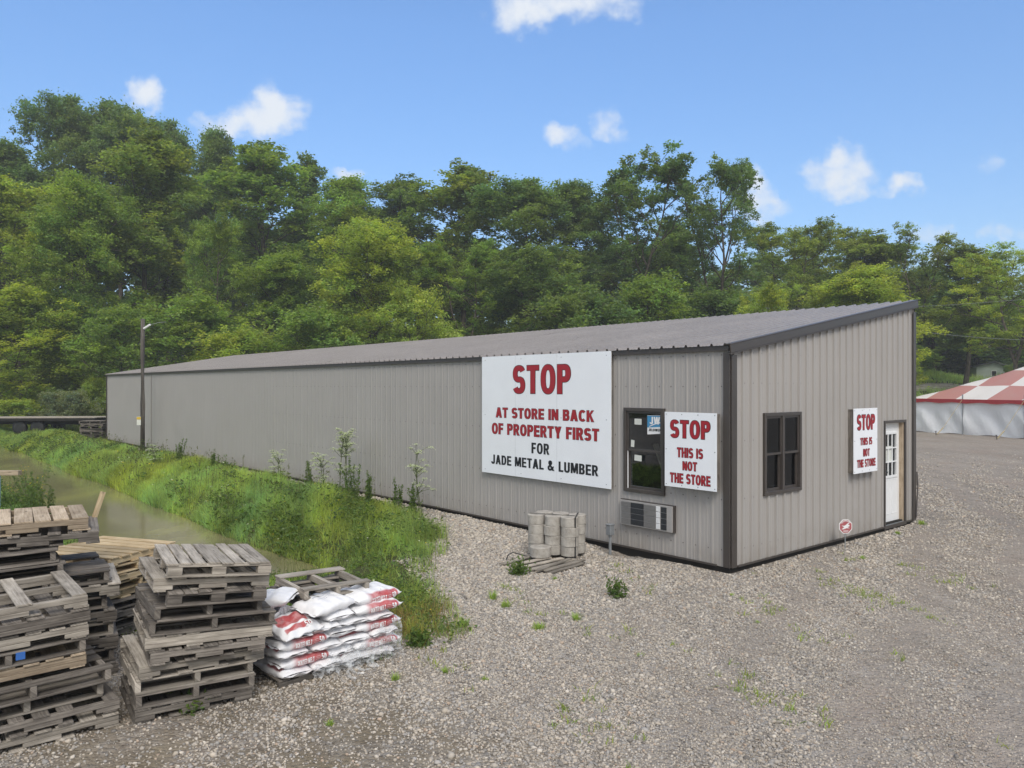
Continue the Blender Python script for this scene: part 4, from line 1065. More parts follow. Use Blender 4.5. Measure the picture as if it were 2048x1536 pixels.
def bag(x, y, z, L, W_, yaw, label, long_print=False, top_print=False, Hh=.106, roll=(0, 0), open_=False, small_text=False):
    """centre of the bag in the pallet frame; the -y side is the printed side"""
    seed = random.randrange(10 ** 6); P, half = bag_shape(L, W_, Hh, seed)
    px, py = bagpos(x, y)
    o = empty("salt_bag", (px, py, z), 0, label, "bag", BG, rot=(roll[0] + random.uniform(-.035, .035), roll[1] + random.uniform(-.03, .03), BYAW + yaw))
    nu, nv = 26, 28; V, Fq, pr = [], [], []
    for i in range(nu + 1):
        xx = -L / 2 + L * i / nu
        xx = math.copysign((abs(2 * xx / L) ** .8) * L / 2, xx)
        for j in range(nv):
            th = 2 * math.pi * j / nv
            V.append(P(xx, th))
            c, s = math.cos(th), math.sin(th); u = abs(2 * xx / L)
            p = 0.0
            if long_print and c < -.3 and abs(s) < .80 and -.58 < 2 * xx / L < .86: p = min(1, (2 * xx / L + .58) * 4)
            if top_print and s > .5 and abs(c) < .8 and -.7 < 2 * xx / L < .2: p = .9
            pr.append(p)
    for i in range(nu):
        for j in range(nv):
            Fq.append((i * nv + j, (i + 1) * nv + j, (i + 1) * nv + (j + 1) % nv, i * nv + (j + 1) % nv))
    me = np_mesh("bag_body", V, Fq, {"print": pr}); b = link("bag_body", me, M['bag'], o, True)
    # flat heat-sealed hems at both ends
    for sx in (-1, 1):
        n = 8; sm = MB()
        for i in range(n):
            y0, y1 = -W_ * .46 + W_ * .92 * i / n, -W_ * .46 + W_ * .92 * (i + 1) / n
            q = lambda yy: .010 * math.sin(yy * 40 + seed)
            sm.poly([(sx * L / 2 * .99, y0, q(y0) * .3), (sx * (L / 2 + .022), y0, q(y0)), (sx * (L / 2 + .022), y1, q(y1)), (sx * L / 2 * .99, y1, q(y1) * .3)])
        s_ = sm.build("seam", M['bag'], o, True); s_.data.attributes.new("print", 'FLOAT', 'POINT')
    if long_print:
        lt = MB()
        def onside(s, x0, x1, h, zc, lift, grow=0.0, mat=0, bold=.03):
            tmp = MB()
            if s.isupper() or s.isdigit(): bold_into(tmp, s, (0, 0, 0), (1, 0, 0), (0, 1, 0), 1, 1, (0, 0, 1), 0, 0)
            else: text_into(tmp, s, (0, 0, 0), (1, 0, 0), (0, 1, 0), 1, 1, (0, 0, 1), 0, 0, .01)
            Vt, Ft = [(v_[0], v_[1]) for v_ in tmp.v], tmp.f; n = len(lt.v)
            for q_, (a, b2) in enumerate(Vt):
                xx = x0 + (x1 - x0) * a; zz = zc + h * (b2 - .5)
                hz, hy = half(xx); s2 = max(-1, min(1, zz / hz)); th = math.asin(math.copysign(min(1, abs(s2) ** (1 / .74)), s2))
                p = P(xx, math.pi - th); lt.v.append((xx, p[1] - lift - tmp.v[q_][2] * .8, p[2]))
            for f in Ft: lt.face([n + i for i in f], mat)
        onside("WINTER MELT", -L * .20, L * .13, Hh * .44, -.002, .006)
        onside("50", L * .265, L * .365, Hh * .50, 0, .006)
        for j in range(3): onside("ice melting salt", L * .15, L * .245, Hh * .07, (1 - j) * Hh * .13, .006, bold=.01)
        lt.build("lettering", M['white'], o)
    if small_text:
        lt = MB(); V2, F2 = text2d("keep dry", .0)
        for (s, yo, hh, ww) in (("STORE IN A DRY PLACE", .03, .018, .22), ("caution", -.005, .014, .14), ("keep bag closed", -.035, .014, .20)):
            Vt, Ft = text2d(s, .0); n = len(lt.v)
            for (a, b2) in Vt:
                xx, yy = (a - .5) * ww, yo + b2 * hh; hz, hy = half(xx)
                th = math.acos(max(-1, min(1, math.copysign(abs(yy / hy) ** (1 / .60), yy)))); lt.v.append((xx, yy, P(xx, th)[2] + .004))
            for f in Ft: lt.face([n + i for i in f], 0)
        lt.build("small_print", plain('pale_blue_print', (0.30, 0.36, 0.48), .6), o)
    return o
LZ, LH = 0.048, 0.086
ROW = ["bottom row", "second row up", "third row up", "fourth row up", "fifth row up", "sixth row up"]
for L_ in range(6):
    z = LZ + LH * (L_ + .5); j = lambda a=.026: random.uniform(-a, a)
    rw = ROW[L_]
    if L_ % 2 == 1:
        for (x, nm) in ((.26, "corner next to the pallets"), (1.03, "corner away from the pallets")):
            if L_ == 5 and x < .5: continue
            bag(x + j(), .17 + j(), z, .52, .35, j(.04), "white salt bag lying lengthwise, red print outwards, %s, %s" % (rw, nm), long_print=True)
        bag(.645 + j(), .26 + j(), z, .50, .30, R_(90) + j(.06), "plain white bag set end-on between two printed bags, %s" % rw)
        bag(.17 + j(), .66 + j(), z, .55, .34, R_(-90) + j(.05), "white bag along the side facing the pallet stack, %s" % rw, top_print=True)
    else:
        for i_, x in enumerate((.15, .46, .77, 1.08)):
            nm = ("at the corner next to the pallets", "second from the corner by the pallets", "third from the corner by the pallets", "at the corner away from the pallets")[i_]
            if L_ == 0 and i_ == 1: pass
            bag(x + j(), .27 + j(.02), z, .54, .315, R_(90) + j(.06), "plain white bag set end-on, %s, %s" % (rw, nm), top_print=i_ in (0, 2))
        bag(.26 + j(), .75 + j(), z, .5, .36, j(.05), "white bag at the back beside the pallet stack, %s" % rw, long_print=False)
    bag(1.02 + j(), .74 + j(), z, .5, .36, j(.05), "white bag at the back by the weeds, %s" % rw)
z7 = LZ + LH * 6.5 + .004
bag(.10, .52, z7 + .06, .58, .42, R_(-48), "plump white bag on top, tucked behind the stack beside it", Hh=.13, roll=(R_(4), R_(-8)), small_text=True)
bag(.55, .20, z7, .50, .38, R_(12), "white bag on top with small blue print, in the middle", Hh=.12, roll=(R_(5), R_(-4)), small_text=True)
bag(1.07, .25, z7 + .005, .56, .40, R_(8), "plump white top bag farthest from the pallet stacks", Hh=.125, roll=(R_(3), R_(2)), long_print=True)
# torn bag folded open
seed = 5; px, py = bagpos(.20, .16)
TB = empty("salt_bag", (px, py, LZ + LH * 5 + .012), 0, "torn open white bag showing its red printed front", "bag", BG, rot=(R_(12), R_(-5), BYAW + R_(8)))
V, Fq, pr = [], [], []
nu, nv = 44, 40; rr = random.Random(3)
for i in range(nu + 1):
    for jj in range(nv + 1):
        u, v = i / nu - .5, jj / nv - .5
        zz = .075 * (1 - (2 * abs(u)) ** 3) * (1 - (2 * abs(v)) ** 3) - .06 * math.exp(-((u + .02) ** 2 / .02 + (v - .08) ** 2 / .03)) + .006 * math.sin(u * 24 + v * 9) + .006 * math.sin(v * 21 - u * 13)
        V.append((u * .42, v * .40, zz)); pr.append(1.0 if (abs(u + .04) < .33 and -.36 < v < .30 and not (abs(v + .2) < .03)) else 0.0)
for i in range(nu):
    for jj in range(nv): a = i * (nv + 1) + jj; Fq.append((a, a + nv + 1, a + nv + 2, a + 1))
b = link("bag_body", np_mesh("bag_body", V, Fq, {"print": pr}), M['bag'], TB, True); sol = b.modifiers.new("thickness", 'SOLIDIFY'); sol.thickness = .012
fl = MB()
for i in range(12):
    u0, u1 = -.24 + .48 * i / 12, -.24 + .48 * (i + 1) / 12; q = lambda u: (.03 * math.sin(u * 30), .05 + .03 * math.sin(u * 21 + 1))
    fl.poly([(u0, .17, .02), (u1, .17, .02), (u1, .19 + q(u1)[0], .03 + q(u1)[1]), (u0, .19 + q(u0)[0], .03 + q(u0)[1])])
f_ = fl.build("torn_flap", M['bag'], TB, True); f_.data.attributes.new("print", 'FLOAT', 'POINT'); f_.modifiers.new("thickness", 'SOLIDIFY').thickness = .004
lt = MB()
text_into(lt, "50", (.03, -.16, .045), (1, 0, 0), (0, .85, .5), .075, .055, (0, -.5, .85), 0, .012, .02)
lt.build("lettering", M['white'], TB)
# two half-size pallets on top of the bags
x_, y_ = bagpos(.40, .36)
pallet((x_, y_, z7 - .045), .80, .60, BYAW + R_(3), 'side', 'darkwood', "dark half pallet lying directly on the white bags", "half pallets on the bags", h=.10, boards=4, miss=0, bottoms=3)
x_, y_ = bagpos(.36, .24)
pallet((x_, y_, z7 + .058), .72, .66, BYAW + R_(-2), 'ends', 'greywood', "open grey pallet frame topping the white bags", "half pallets on the bags", h=.10, boards=2, miss=0, boardw=.11, bottoms=3, rot=(R_(2), R_(2), BYAW + R_(-2)))
# torn shreds of stretch wrap
k = NT('stretch_wrap'); k.p.inputs["Base Color"].default_value = (.8, .82, .84, 1); k.pr(.22, 0, .6)
o_ = k.coord("Object"); wv = k.noise(k.mapping(o_, (3, 3, 12)), 3.5, 5, .6); k.bump(wv, .8, .03)
tb = k.new("ShaderNodeBsdfTransparent"); mx = k.new("ShaderNodeMixShader"); k.l.new(k.rng(wv, .40, .66, .08, .62), mx.inputs[0]); k.l.new(tb.outputs[0], mx.inputs[1]); k.l.new(k.p.outputs[0], mx.inputs[2]); k.l.new(mx.outputs[0], k.out.inputs[0])
V, Fq = [], []; nu, nv = 40, 16
for i in range(nu + 1):
    for jj in range(nv + 1):
        x = .30 + .98 * i / nu; f = jj / nv
        top = .12 + .30 * (i / nu) ** 1.3 + .03 * math.sin(i * .9)
        low = .03 + .02 * math.sin(i * 1.7)
        z = low + (top - low) * f
        y = -.035 - .02 * math.sin(i * .8 + jj * .7) - .014 * math.sin(i * 2.1 - jj) - .02 * (1 - f)
        p = bagpos(x, y); V.append((p[0], p[1], z))
for i in range(nu):
    for jj in range(nv): a = i * (nv + 1) + jj; Fq.append((a, a + nv + 1, a + nv + 2, a + 1))
WR = link("stretch_wrap", np_mesh("stretch_wrap", V, Fq), k.m, None, True); tag(WR, "torn clear stretch wrap clinging to the lower bags and trailing on gravel", "plastic wrap")
V, Fq = [], []
for (x0, L, sw) in ((.62, .30, .10), (.68, .42, -.10), (.74, .22, .06), (.86, .2, .05), (.95, .16, -.04)):
    n0 = len(V); n = 12
    for i in range(n + 1):
        f = i / n; p = bagpos(x0 + sw * f + .02 * math.sin(f * 7 + x0 * 9), -.05 - .03 * math.sin(f * 3) - max(0, f - .45) * L * 1.1)
        z = max(.012, .17 * (1 - f * 2.1)) + .006 * math.sin(f * 15); w = .022 * (1 - .6 * f)
        V += [(p[0] - w * bc, p[1] - w * bs, z), (p[0] + w * bc, p[1] + w * bs, z + .012)]
    for i in range(n): a = n0 + 2 * i; Fq.append((a, a + 1, a + 3, a + 2))
link("trailing_shred", np_mesh("trailing_shred", V, Fq), k.m, WR, True)

# ------------------------------------------------------------------ concrete footing discs on a broken pallet
cx0, cy0 = .90, 12.0
e1, e2 = np.array([-.885, .465]), np.array([.465, .885])
mb = MB()
def gb(p, q, w=.09, z=.045, t=.8):
    a, b = ground_px(*p), ground_px(*q); mb.bar((*a, z), (*b, z + .015), w, .018, 0, t)
gb((1004, 1134), (1068, 1118)); gb((1022, 1137), (1100, 1122), t=1.3); gb((1040, 1142), (1125, 1124), t=1.25); gb((1058, 1146), (1150, 1126), t=.9); gb((1074, 1150), (1140, 1127), .07, .06, .6); gb((1088, 1148), (1166, 1128), t=.7); gb((1100, 1150), (1167, 1132), .07, .03, .5)
PB = empty("broken_pallet", (0, 0, 0), 0, "flattened broken pallet under the concrete discs", "pallet")
mb.build("deck", M['greywood'], PB, bevel=.002)
mb = MB(); gb((1030, 1128), (1092, 1146), .045, .018, .4); gb((1075, 1120), (1135, 1140), .045, .018, .4); gb((1118, 1118), (1168, 1130), .045, .018, .4); mb.build("stringers", M['darkwood'], PB)
prof = [(0.0, 0), (.132, 0), (.1375, .006), (.1375, .143), (.131, .1485), (0.0, .1485)]
dm = MB(); dm.lathe(prof[1:-1], seg=40)
disc_me = None; z0 = .072; nth = ["lowest", "second up", "third up", "topmost"]
cols = [("front column beside the conduit", 0, 0), ("middle front column", 1, 0), ("front column farthest from the conduit", 2, 0), ("back column beside the conduit", 0, 1), ("middle back column", 1, 1), ("back column farthest from the conduit", 2, 1)]
for (nm, i, j_) in cols:
    for L_ in range(4):
        if j_ == 1 and i > 0 and L_ < 2: pass
        p = np.array([cx0, cy0]) + e1 * .283 * i + e2 * .285 * j_ + rng.normal(0, .006, 2)
        lab = "round concrete disc, %s in the %s" % (nth[L_], nm)
        if disc_me is None:
            o = dm.build("concrete_disc", M['concrete']); disc_me = o
        else:
            o = disc_me.copy(); COL.objects.link(o)
        o.location = (p[0], p[1], z0 + .1495 * L_); o.rotation_euler = (0, 0, random.uniform(0, 6)); s = random.uniform(.985, 1.02); o.scale = (s, s, 1)
        tag(o, lab, "concrete disc", "concrete discs stacked on the broken pallet")
o = disc_me.copy(); COL.objects.link(o); lx, ly = ground_px(1081, 1121.5); o.location = (lx, ly, z0); o.scale = (1.19, 1.19, 1.02); tag(o, "single concrete disc lying loose in front of the columns", "concrete disc", "concrete discs stacked on the broken pallet")
c0 = np.array([cx0, cy0]); zt = z0 + .1495 * 4 + .004
st = MB()
fr_ = c0 + np.array([.075, -.118]); up = [(*fr_, .05), (*fr_, zt)]
bk = c0 + e2 * .285 + np.array([.03, .13]); 
st.bar(up[0], up[1], .022, .004, up=(0, -1, 0)); st.bar((*fr_, zt), (*bk, zt), .022, .003)
l1 = c0 + e1 * .283 * 2 + np.array([-.12, .07])
st.bar((*(c0 + np.array([.09, .08])), zt + .002), (*l1, zt + .002), .022, .003)
st.tube([(lx - .20, ly + .02, .06), (lx - .33, ly + .02, .10), (lx - .43, ly, .13), (lx - .50, ly - .03, .10), (lx - .53, ly - .05, .03)], .009, 6)
tag(st.build("strap", M['black']), "black steel strap binding the concrete columns", "strap")

# ------------------------------------------------------------------ utility pole in front of the far end of the wall
PX, PY = (285 - CX) / F * 31.3, 31.3
UP = empty("utility_pole", (PX, PY, float(gz(PX, PY)) - .05), 0, "short wooden pole with small lamp arm before the long wall", "utility pole")
mb = MB(); mb.tube([(0, 0, 0), (.01, 0, 2), (.0, 0, 4), (.015, 0, 5.5)], [.098, .092, .084, .078], 12); mb.build("pole", M['polewood'], UP, True)
mb = MB(); mb.tube([(.08, -.05, 5.10), (.36, -.1, 5.26)], .045, 8); mb.build("lamp_arm", M['white'], UP)
mb = MB(); mb.tube([(.36, -.1, 5.26), (.7, -.1, 5.34), (1.0, -.1, 5.37)], .009, 6); mb.build("lamp_rod", M['galv'], UP)
mb = MB(); mb.box((-.10, -.10, 1.36), (.15, .02, .34), Euler((0, 0, .3)), 0); mb.box((-.10, -.113, 1.47), (.15, .008, .10), Euler((0, 0, .3)), 1); mb.build("notice", [M['paper'], plain('yellow_notice', (.6, .42, .05), .6)], UP)

# flatbed trailer and far pallet stack past the end of the building
TX0, TY0 = at(205, 838, 43.5)[:2]
TR = empty("flatbed_trailer", (TX0, TY0, 0), R_(176), "long low flatbed trailer parked beyond the ditch", "trailer")
mb = MB()
for i in range(9): mb.box((7.5, -.95 + i * .237, .93), (15.4, .225, .045), Euler((0, .006, 0)), 0, random.uniform(.8, 1.2))
mb.build("deck", M['greywood'], TR)
mb = MB(); mb.box((7.5, 1.10, .84), (15.4, .06, .16), Euler((0, .006, 0))); mb.box((7.5, -1.10, .84), (15.4, .06, .16), Euler((0, .006, 0)))
for y in (-.45, .45): mb.box((7.3, y, .70), (14.6, .12, .26))
for x in np.arange(.6, 15, 1.2): mb.box((x, 0, .80), (.08, 2.1, .10))
mb.build("chassis", M['skirt'], TR)
for x in (3.2, 4.25):
    for y in (-.86, .86):
        w = empty("wheel", (x, y, .40)); w.parent = TR
        mb = MB(); mb.lathe([(.2, -.11), (.36, -.11), (.40, -.07), (.40, .07), (.36, .11), (.2, .11)], seg=24); t_ = mb.build("tyre", M['black'], w, True); t_.rotation_euler = (R_(90), 0, 0)
        mb = MB(); mb.lathe([(.205, -.06), (.205, .06)], seg=20); t_ = mb.build("rim", M['galv'], w); t_.rotation_euler = (R_(90), 0, 0)
for i in range(7):
    pallet((-21.75 + random.uniform(-.04, .04), 38.75, i * .135 + .02), 1.05, 1.0, R_(12 + random.uniform(-5, 5)), ('ends', 'side')[i % 2], 'darkwood', "dark pallet, %s in the distant stack at the building's end" % ("bottommost" if i == 0 else ORD[6 - i]), "pallets at the far end of the building", h=.128)
# covered pale blue tote with a board across it at the left edge
tx, ty, _ = at(-52, 1000, 15.5)
TT = empty("storage_tote", (tx, ty, 0.05), R_(20), "pale blue tote at the picture's edge beside tall weeds", "tote")
mb = MB(); mb.box((0, 0, .42), (.80, .55, .80), None); mb.box((0, 0, .835), (.84, .59, .03)); mb.build("body", plain('pale_blue_plastic', (.36, .50, .58), .5), TT, bevel=.02)
mb = MB(); mb.box((0, -.285, .30), (.78, .02, .03)); mb.box((0, -.285, .58), (.78, .02, .03)); mb.build("ribs", plain('pale_plastic', (.55, .62, .66), .5), TT)
mb = MB(); mb.box((0, 0, 0), (1.5, .14, .09)); pk = mb.build("plank", M['tanwood'], bevel=.003); pk.location = (tx + .12, ty + .05, .055 + .05 + .85); pk.rotation_euler = (0, 0, R_(3)); tag(pk, "tan timber lying across the pale blue tote", "plank")

# ------------------------------------------------------------------ event tent
TA = np.array([23.9, 46.4]); tdir = math.atan2(-.94, .34)
TENT = empty("event_tent", (TA[0], TA[1], 0), tdir, "red and white checkered pole tent with white side walls", "tent")
TL, TW, TE, TP = 18.0, 12.5, 1.98, 5.3
# local x along the side towards the camera, local +y to its left = away (inward is +y)
def tz(y, x):
    e = min(y, TW - y, x * .9 + .001, (TL - x) * .9 + .001); f = max(0, min(1, e / (TW / 2)))
    return TE + (TP - TE) * f - .22 * math.sin(math.pi * f)
k = NT('tent_check'); o_ = k.coord("Object")
ch = k.new("ShaderNodeTexChecker"); k.l.new(k.mapping(o_, (.52, .58, 0), (.35, .99, .5)), ch.inputs["Vector"]); ch.inputs["Scale"].default_value = 1.0
ch.inputs["Color1"].default_value = (.86, .83, .80, 1); ch.inputs["Color2"].default_value = (.56, .27, .24, 1)
k.base(k.mix(k.rng(k.noise(o_, .8, 4), .5, .75, 0, .2), ch.outputs[0], (.5, .45, .4))).pr(.5, 0, .3)
tl = k.new("ShaderNodeBsdfTranslucent"); k.l.new(ch.outputs[0], tl.inputs[0]); mx = k.new("ShaderNodeMixShader"); mx.inputs[0].default_value = .25
k.l.new(k.p.outputs[0], mx.inputs[1]); k.l.new(tl.outputs[0], mx.inputs[2]); k.l.new(mx.outputs[0], k.out.inputs[0])
V, Fq = [], []; nu, nv = 72, 50
for i in range(nu + 1):
    for j_ in range(nv + 1):
        x, y = TL * i / nu, TW * j_ / nv; edge = min(y, TW - y, x, TL - x)
        z = tz(y, x) + .015 * math.sin(x * 2.6 + y) * min(1, edge)
        V.append((x, y, z))
for i in range(nu):
    for j_ in range(nv): a = i * (nv + 1) + j_; Fq.append((a, a + nv + 1, a + nv + 2, a + 1))
link("canopy", np_mesh("canopy", V, Fq), k.m, TENT, True)
V, Fq = [], []; n = 120; per = [(TL * i / 60, -.03) for i in range(61)] + [(TL + .03, TW * i / 30) for i in range(31)] + [(TL - TL * i / 60, TW + .03) for i in range(61)] + [(-.03, TW - TW * i / 30) for i in range(31)]
for i, (x, y) in enumerate(per): V += [(x, y, TE + .01), (x, y, TE - .20 - .03 * math.sin(i * 1.1))]
for i in range(len(per) - 1): Fq.append((2 * i, 2 * i + 1, 2 * i + 3, 2 * i + 2))
vl = link("valance", np_mesh("valance", V, Fq), plain('tent_red', (.40, .045, .055), .5), TENT, True)
V, Fq = [], []; per = []
for (p, q, n) in (((0, .12), (TL, .12), 220), ((TL - .12, .12), (TL - .12, TW - .1), 60), ((TL, TW - .12), (0, TW - .12), 60), ((.06, TW - .1), (.06, .12), 140)):
    for i in range(n + 1): per.append((p[0] + (q[0] - p[0]) * i / n, p[1] + (q[1] - p[1]) * i / n, abs(q[0] - p[0]) > 1))
nv = 16
for i, (x, y, isx) in enumerate(per):
    s = x if isx else y
    for j_ in range(nv + 1):
        f = j_ / nv; bil = .09 * math.sin(s * 1.9 + 1.6 * f) * math.sin(math.pi * f) + .045 * math.sin(s * 5.1 + 5 * f) * math.sin(math.pi * min(1, f * 1.2)) + .08 * (1 - f) * math.sin(s * .9)
        zt_ = TE - .14 - .05 * abs(math.sin(s * 1.57)); z = .03 + .03 * math.sin(s * 2.7) + (zt_ - .03) * f
        V.append((x + (0 if isx else bil), y - (bil if isx else 0), z))
for i in range(len(per) - 1):
    if (per[i][0] - per[i + 1][0]) ** 2 + (per[i][1] - per[i + 1][1]) ** 2 > .8: continue
    for j_ in range(nv): a = i * (nv + 1) + j_; Fq.append((a, a + nv + 1, a + nv + 2, a + 1))
k = NT('tent_wall'); o_ = k.coord("Object"); k.base(k.mix(k.rng(k.noise(o_, 1.2, 5), .45, .75, 0, .3), (.82, .84, .87), (.62, .62, .62))).pr(.5, 0, .3); k.bump(k.noise(k.mapping(o_, (2.2, 2.2, .9)), 1.6, 4), .5, .10)
link("side_wall", np_mesh("side_wall", V, Fq), k.m, TENT, True)
for x in (0.05, 3.62, 7.2, 10.8, 14.4): 
    mb = MB(); mb.tube([(x, .02, 0), (x, .02, TE + .28)], .035, 8); mb.build("pole", M['galv'], TENT)
M['rope'] = plain('tent_rope', (.40, .34, .20), .8)
for x in (3.62, 7.2, 10.8):
    rp = MB(); rp.tube([(x, -.02, TE - .02), (x - .15, -1.25, .42)], .012, 6); rp.tube([(x - .15, -1.25, .42), (x - .22, -1.62, .06)], .03, 6); rp.build("guy_rope", M['rope'], TENT)
for x, lab in ((3.4, "small steel tent stake in gravel near the building corner"), (7.0, "steel tent stake holding the rope before the white side wall")):
    wx = TA + np.array([math.cos(tdir), math.sin(tdir)]) * x + np.array([-math.sin(tdir), math.cos(tdir)]) * -1.68
    mb = MB(); mb.tube([(wx[0], wx[1], -.1), (wx[0] - .05, wx[1] - .03, .22)], .02, 8); mb.box((wx[0] - .05, wx[1] - .03, .22), (.07, .07, .03)); tag(mb.build("tent_stake", M['polewood']), lab, "stake", "stakes along the tent")

# ------------------------------------------------------------------ beyond the tent: bank track, pale house, pole and wires
V, Fq = [], []
tr = [(16, 66.5), (24, 66), (34, 65.2), (44, 64), (56, 62.5), (80, 60), (120, 56)]
for i in range(121):
    f = i / 120 * (len(tr) - 1); a = min(int(f), len(tr) - 2); u = f - a
    x, y = tr[a][0] + (tr[a + 1][0] - tr[a][0]) * u, tr[a][1] + (tr[a + 1][1] - tr[a][1]) * u
    for j_ in range(4):
        yy = y + (j_ - 1.5) * 1.3 + .3 * math.sin(x * .9 + j_); V.append((x, yy, float(gz(x, yy)) + .05))
for i in range(120):
    for j_ in range(3): a = i * 4 + j_; Fq.append((a, a + 4, a + 5, a + 1))
k = NT('track_gravel'); o_ = k.coord("Object"); k.base(k.ramp(k.noise(o_, 1.5, 6, .7), [(.35, (.16, .15, .09)), (.6, (.36, .33, .28))])).pr(.95, 0, .1)
tag(link("track", np_mesh("track", V, Fq), k.m, None, True), "pale gravel track crossing the grass bank", None, None, "structure")
hx, hy, hz = at(1990, 757, 80); hz = 3.3
HS = empty("house", (hx, hy, hz - 1.0), R_(-12), "small pale green house with low gable on the wooded bank", "house")
hw, hd, he, hr = 3.5, 7.0, 2.42, 2.86
mb = MB(); mb.poly([(-hw / 2, 0, 0), (hw / 2, 0, 0), (hw / 2, 0, he), (0, 0, hr), (-hw / 2, 0, he)]); mb.poly([(-hw / 2, hd, 0), (-hw / 2, 0, 0), (-hw / 2, 0, he), (-hw / 2, hd, he)]); mb.poly([(hw / 2, 0, 0), (hw / 2, hd, 0), (hw / 2, hd, he), (hw / 2, 0, he)])
mb.poly([(hw / 2, hd, 0), (-hw / 2, hd, 0), (-hw / 2, hd, he), (0, hd, hr), (hw / 2, hd, he)])
k = NT('pale_siding'); o_ = k.coord("Object"); g = k.new("ShaderNodeSeparateXYZ"); k.l.new(o_, g.inputs[0]); fr_n = k.math('FRACT', k.math('MULTIPLY', g.outputs[2], 6.0)); k.base(k.mix(k.rng(fr_n, .85, 1.0, 0, .35), (.50, .57, .52), (.3, .34, .31))).pr(.7, 0, .2)
mb.build("wall", k.m, HS)
mb = MB()
for s in (-1, 1): mb.poly([(0, -.35, hr + .08), (s * (hw / 2 + .35), -.35, he - .06), (s * (hw / 2 + .35), hd + .35, he - .06), (0, hd + .35, hr + .08)])
r_ = mb.build("roof", plain('grey_shingle', (.16, .17, .16), .85), HS); r_.modifiers.new("thickness", 'SOLIDIFY').thickness = .10
for x in (-.1, 1.1):
    wd_ = MB(); wd_.box((x, -.02, 1.75), (.5, .06, .62)); f_ = wd_.build("window", M['white'], HS); wd_ = MB(); wd_.box((x, -.055, 1.75), (.40, .02, .52)); wd_.build("pane", M['acdark'], f_)
qx, qy, _ = at(1911, 750, 92)
UP2 = empty("utility_pole", (qx, qy, float(gz(qx, qy)) - .3), 0, "thin bare utility pole among trees beyond the tent", "utility pole")
mb = MB(); mb.tube([(0, 0, 0), (0, 0, 5.6)], [.15, .12], 10); mb.build("pole", M['polewood'], UP2, True)
mb = MB(); mb.lathe([(.0, -.35), (.2, -.35), (.22, .3), (.0, .34)], (.12, -.25, 5.2), 14); mb.build("transformer", M['galv'], UP2)
def wire(p, q, sag, r, label):
    a, b = Vector(p), Vector(q); n = 24; mb = MB()
    mb.tube([a.lerp(b, i / n) - Vector((0, 0, sag * 4 * (i / n) * (1 - i / n))) for i in range(n + 1)], r, 5)
    tag(mb.build("utility_wire", M['galv']), label, "wire", "overhead wires by the tent")
wire(at(1470, 612, 66), at(2140, 590, 50), .5, .011, "thin upper overhead wire crossing the trees above the roof corner")
wire(at(1700, 640, 62), at(2140, 682, 52), .4, .014, "pale lower overhead wire running from the roof corner over the tent")
# ------------------------------------------------------------------ vegetation builders
def rand_rot_frames(n, g, up=0.5):
    nrm = g.normal(size=(n, 3)); nrm /= np.linalg.norm(nrm, axis=1, keepdims=True)
    nrm[:, 2] = np.abs(nrm[:, 2]); nrm = nrm + np.array([0, 0, up]); nrm /= np.linalg.norm(nrm, axis=1, keepdims=True)
    a = np.cross(nrm, g.normal(size=(n, 3))); a /= np.linalg.norm(a, axis=1, keepdims=True)
    return a, np.cross(nrm, a), nrm
def leaf_cards(P, size, g, up=0.5, aspect=0.55, droop=0.15):
    n = len(P); a, b, nr = rand_rot_frames(n, g, up)
    s = size[:, None] if np.ndim(size) else size
    tip = P + a * s; base = P - a * s * .8
    l = P + b * s * aspect - nr * s * droop; r = P - b * s * aspect - nr * s * droop
    V = np.stack([base, l, tip, r], 1).reshape(-1, 3)
    return V, np.arange(4 * n).reshape(n, 4)
def tubes_mesh(segs, sides=6):
    """segs: list of (points, radii) -> V, F"""
    V, Fq = [], []
    for pts, rs in segs:
        pts = np.asarray(pts, float); n0 = len(V)
        for i in range(len(pts)):
            d = pts[min(i + 1, len(pts) - 1)] - pts[max(i - 1, 0)]; d = d / (np.linalg.norm(d) + 1e-9)
            a = np.cross(d, [0.3, 0.2, 1.0] if abs(d[2]) < .9 else [1, 0, 0]); a /= np.linalg.norm(a) + 1e-9; b = np.cross(d, a)
            for k_ in range(sides):
                th = 2 * math.pi * k_ / sides; V.append(pts[i] + (a * math.cos(th) + b * math.sin(th)) * rs[i])
        for i in range(len(pts) - 1):
            for k_ in range(sides):
                k2 = (k_ + 1) % sides; Fq.append((n0 + i * sides + k_, n0 + i * sides + k2, n0 + (i + 1) * sides + k2, n0 + (i + 1) * sides + k_))
    return np.array(V), np.array(Fq)
def bent(p, d, L, g, n=5, wander=.18, lift=0.0):
    pts = [np.array(p, float)]; d = np.array(d, float); d /= np.linalg.norm(d)
    for i in range(n):
        d = d + g.normal(0, wander, 3) + np.array([0, 0, lift]); d /= np.linalg.norm(d); pts.append(pts[-1] + d * L / n)
    return pts
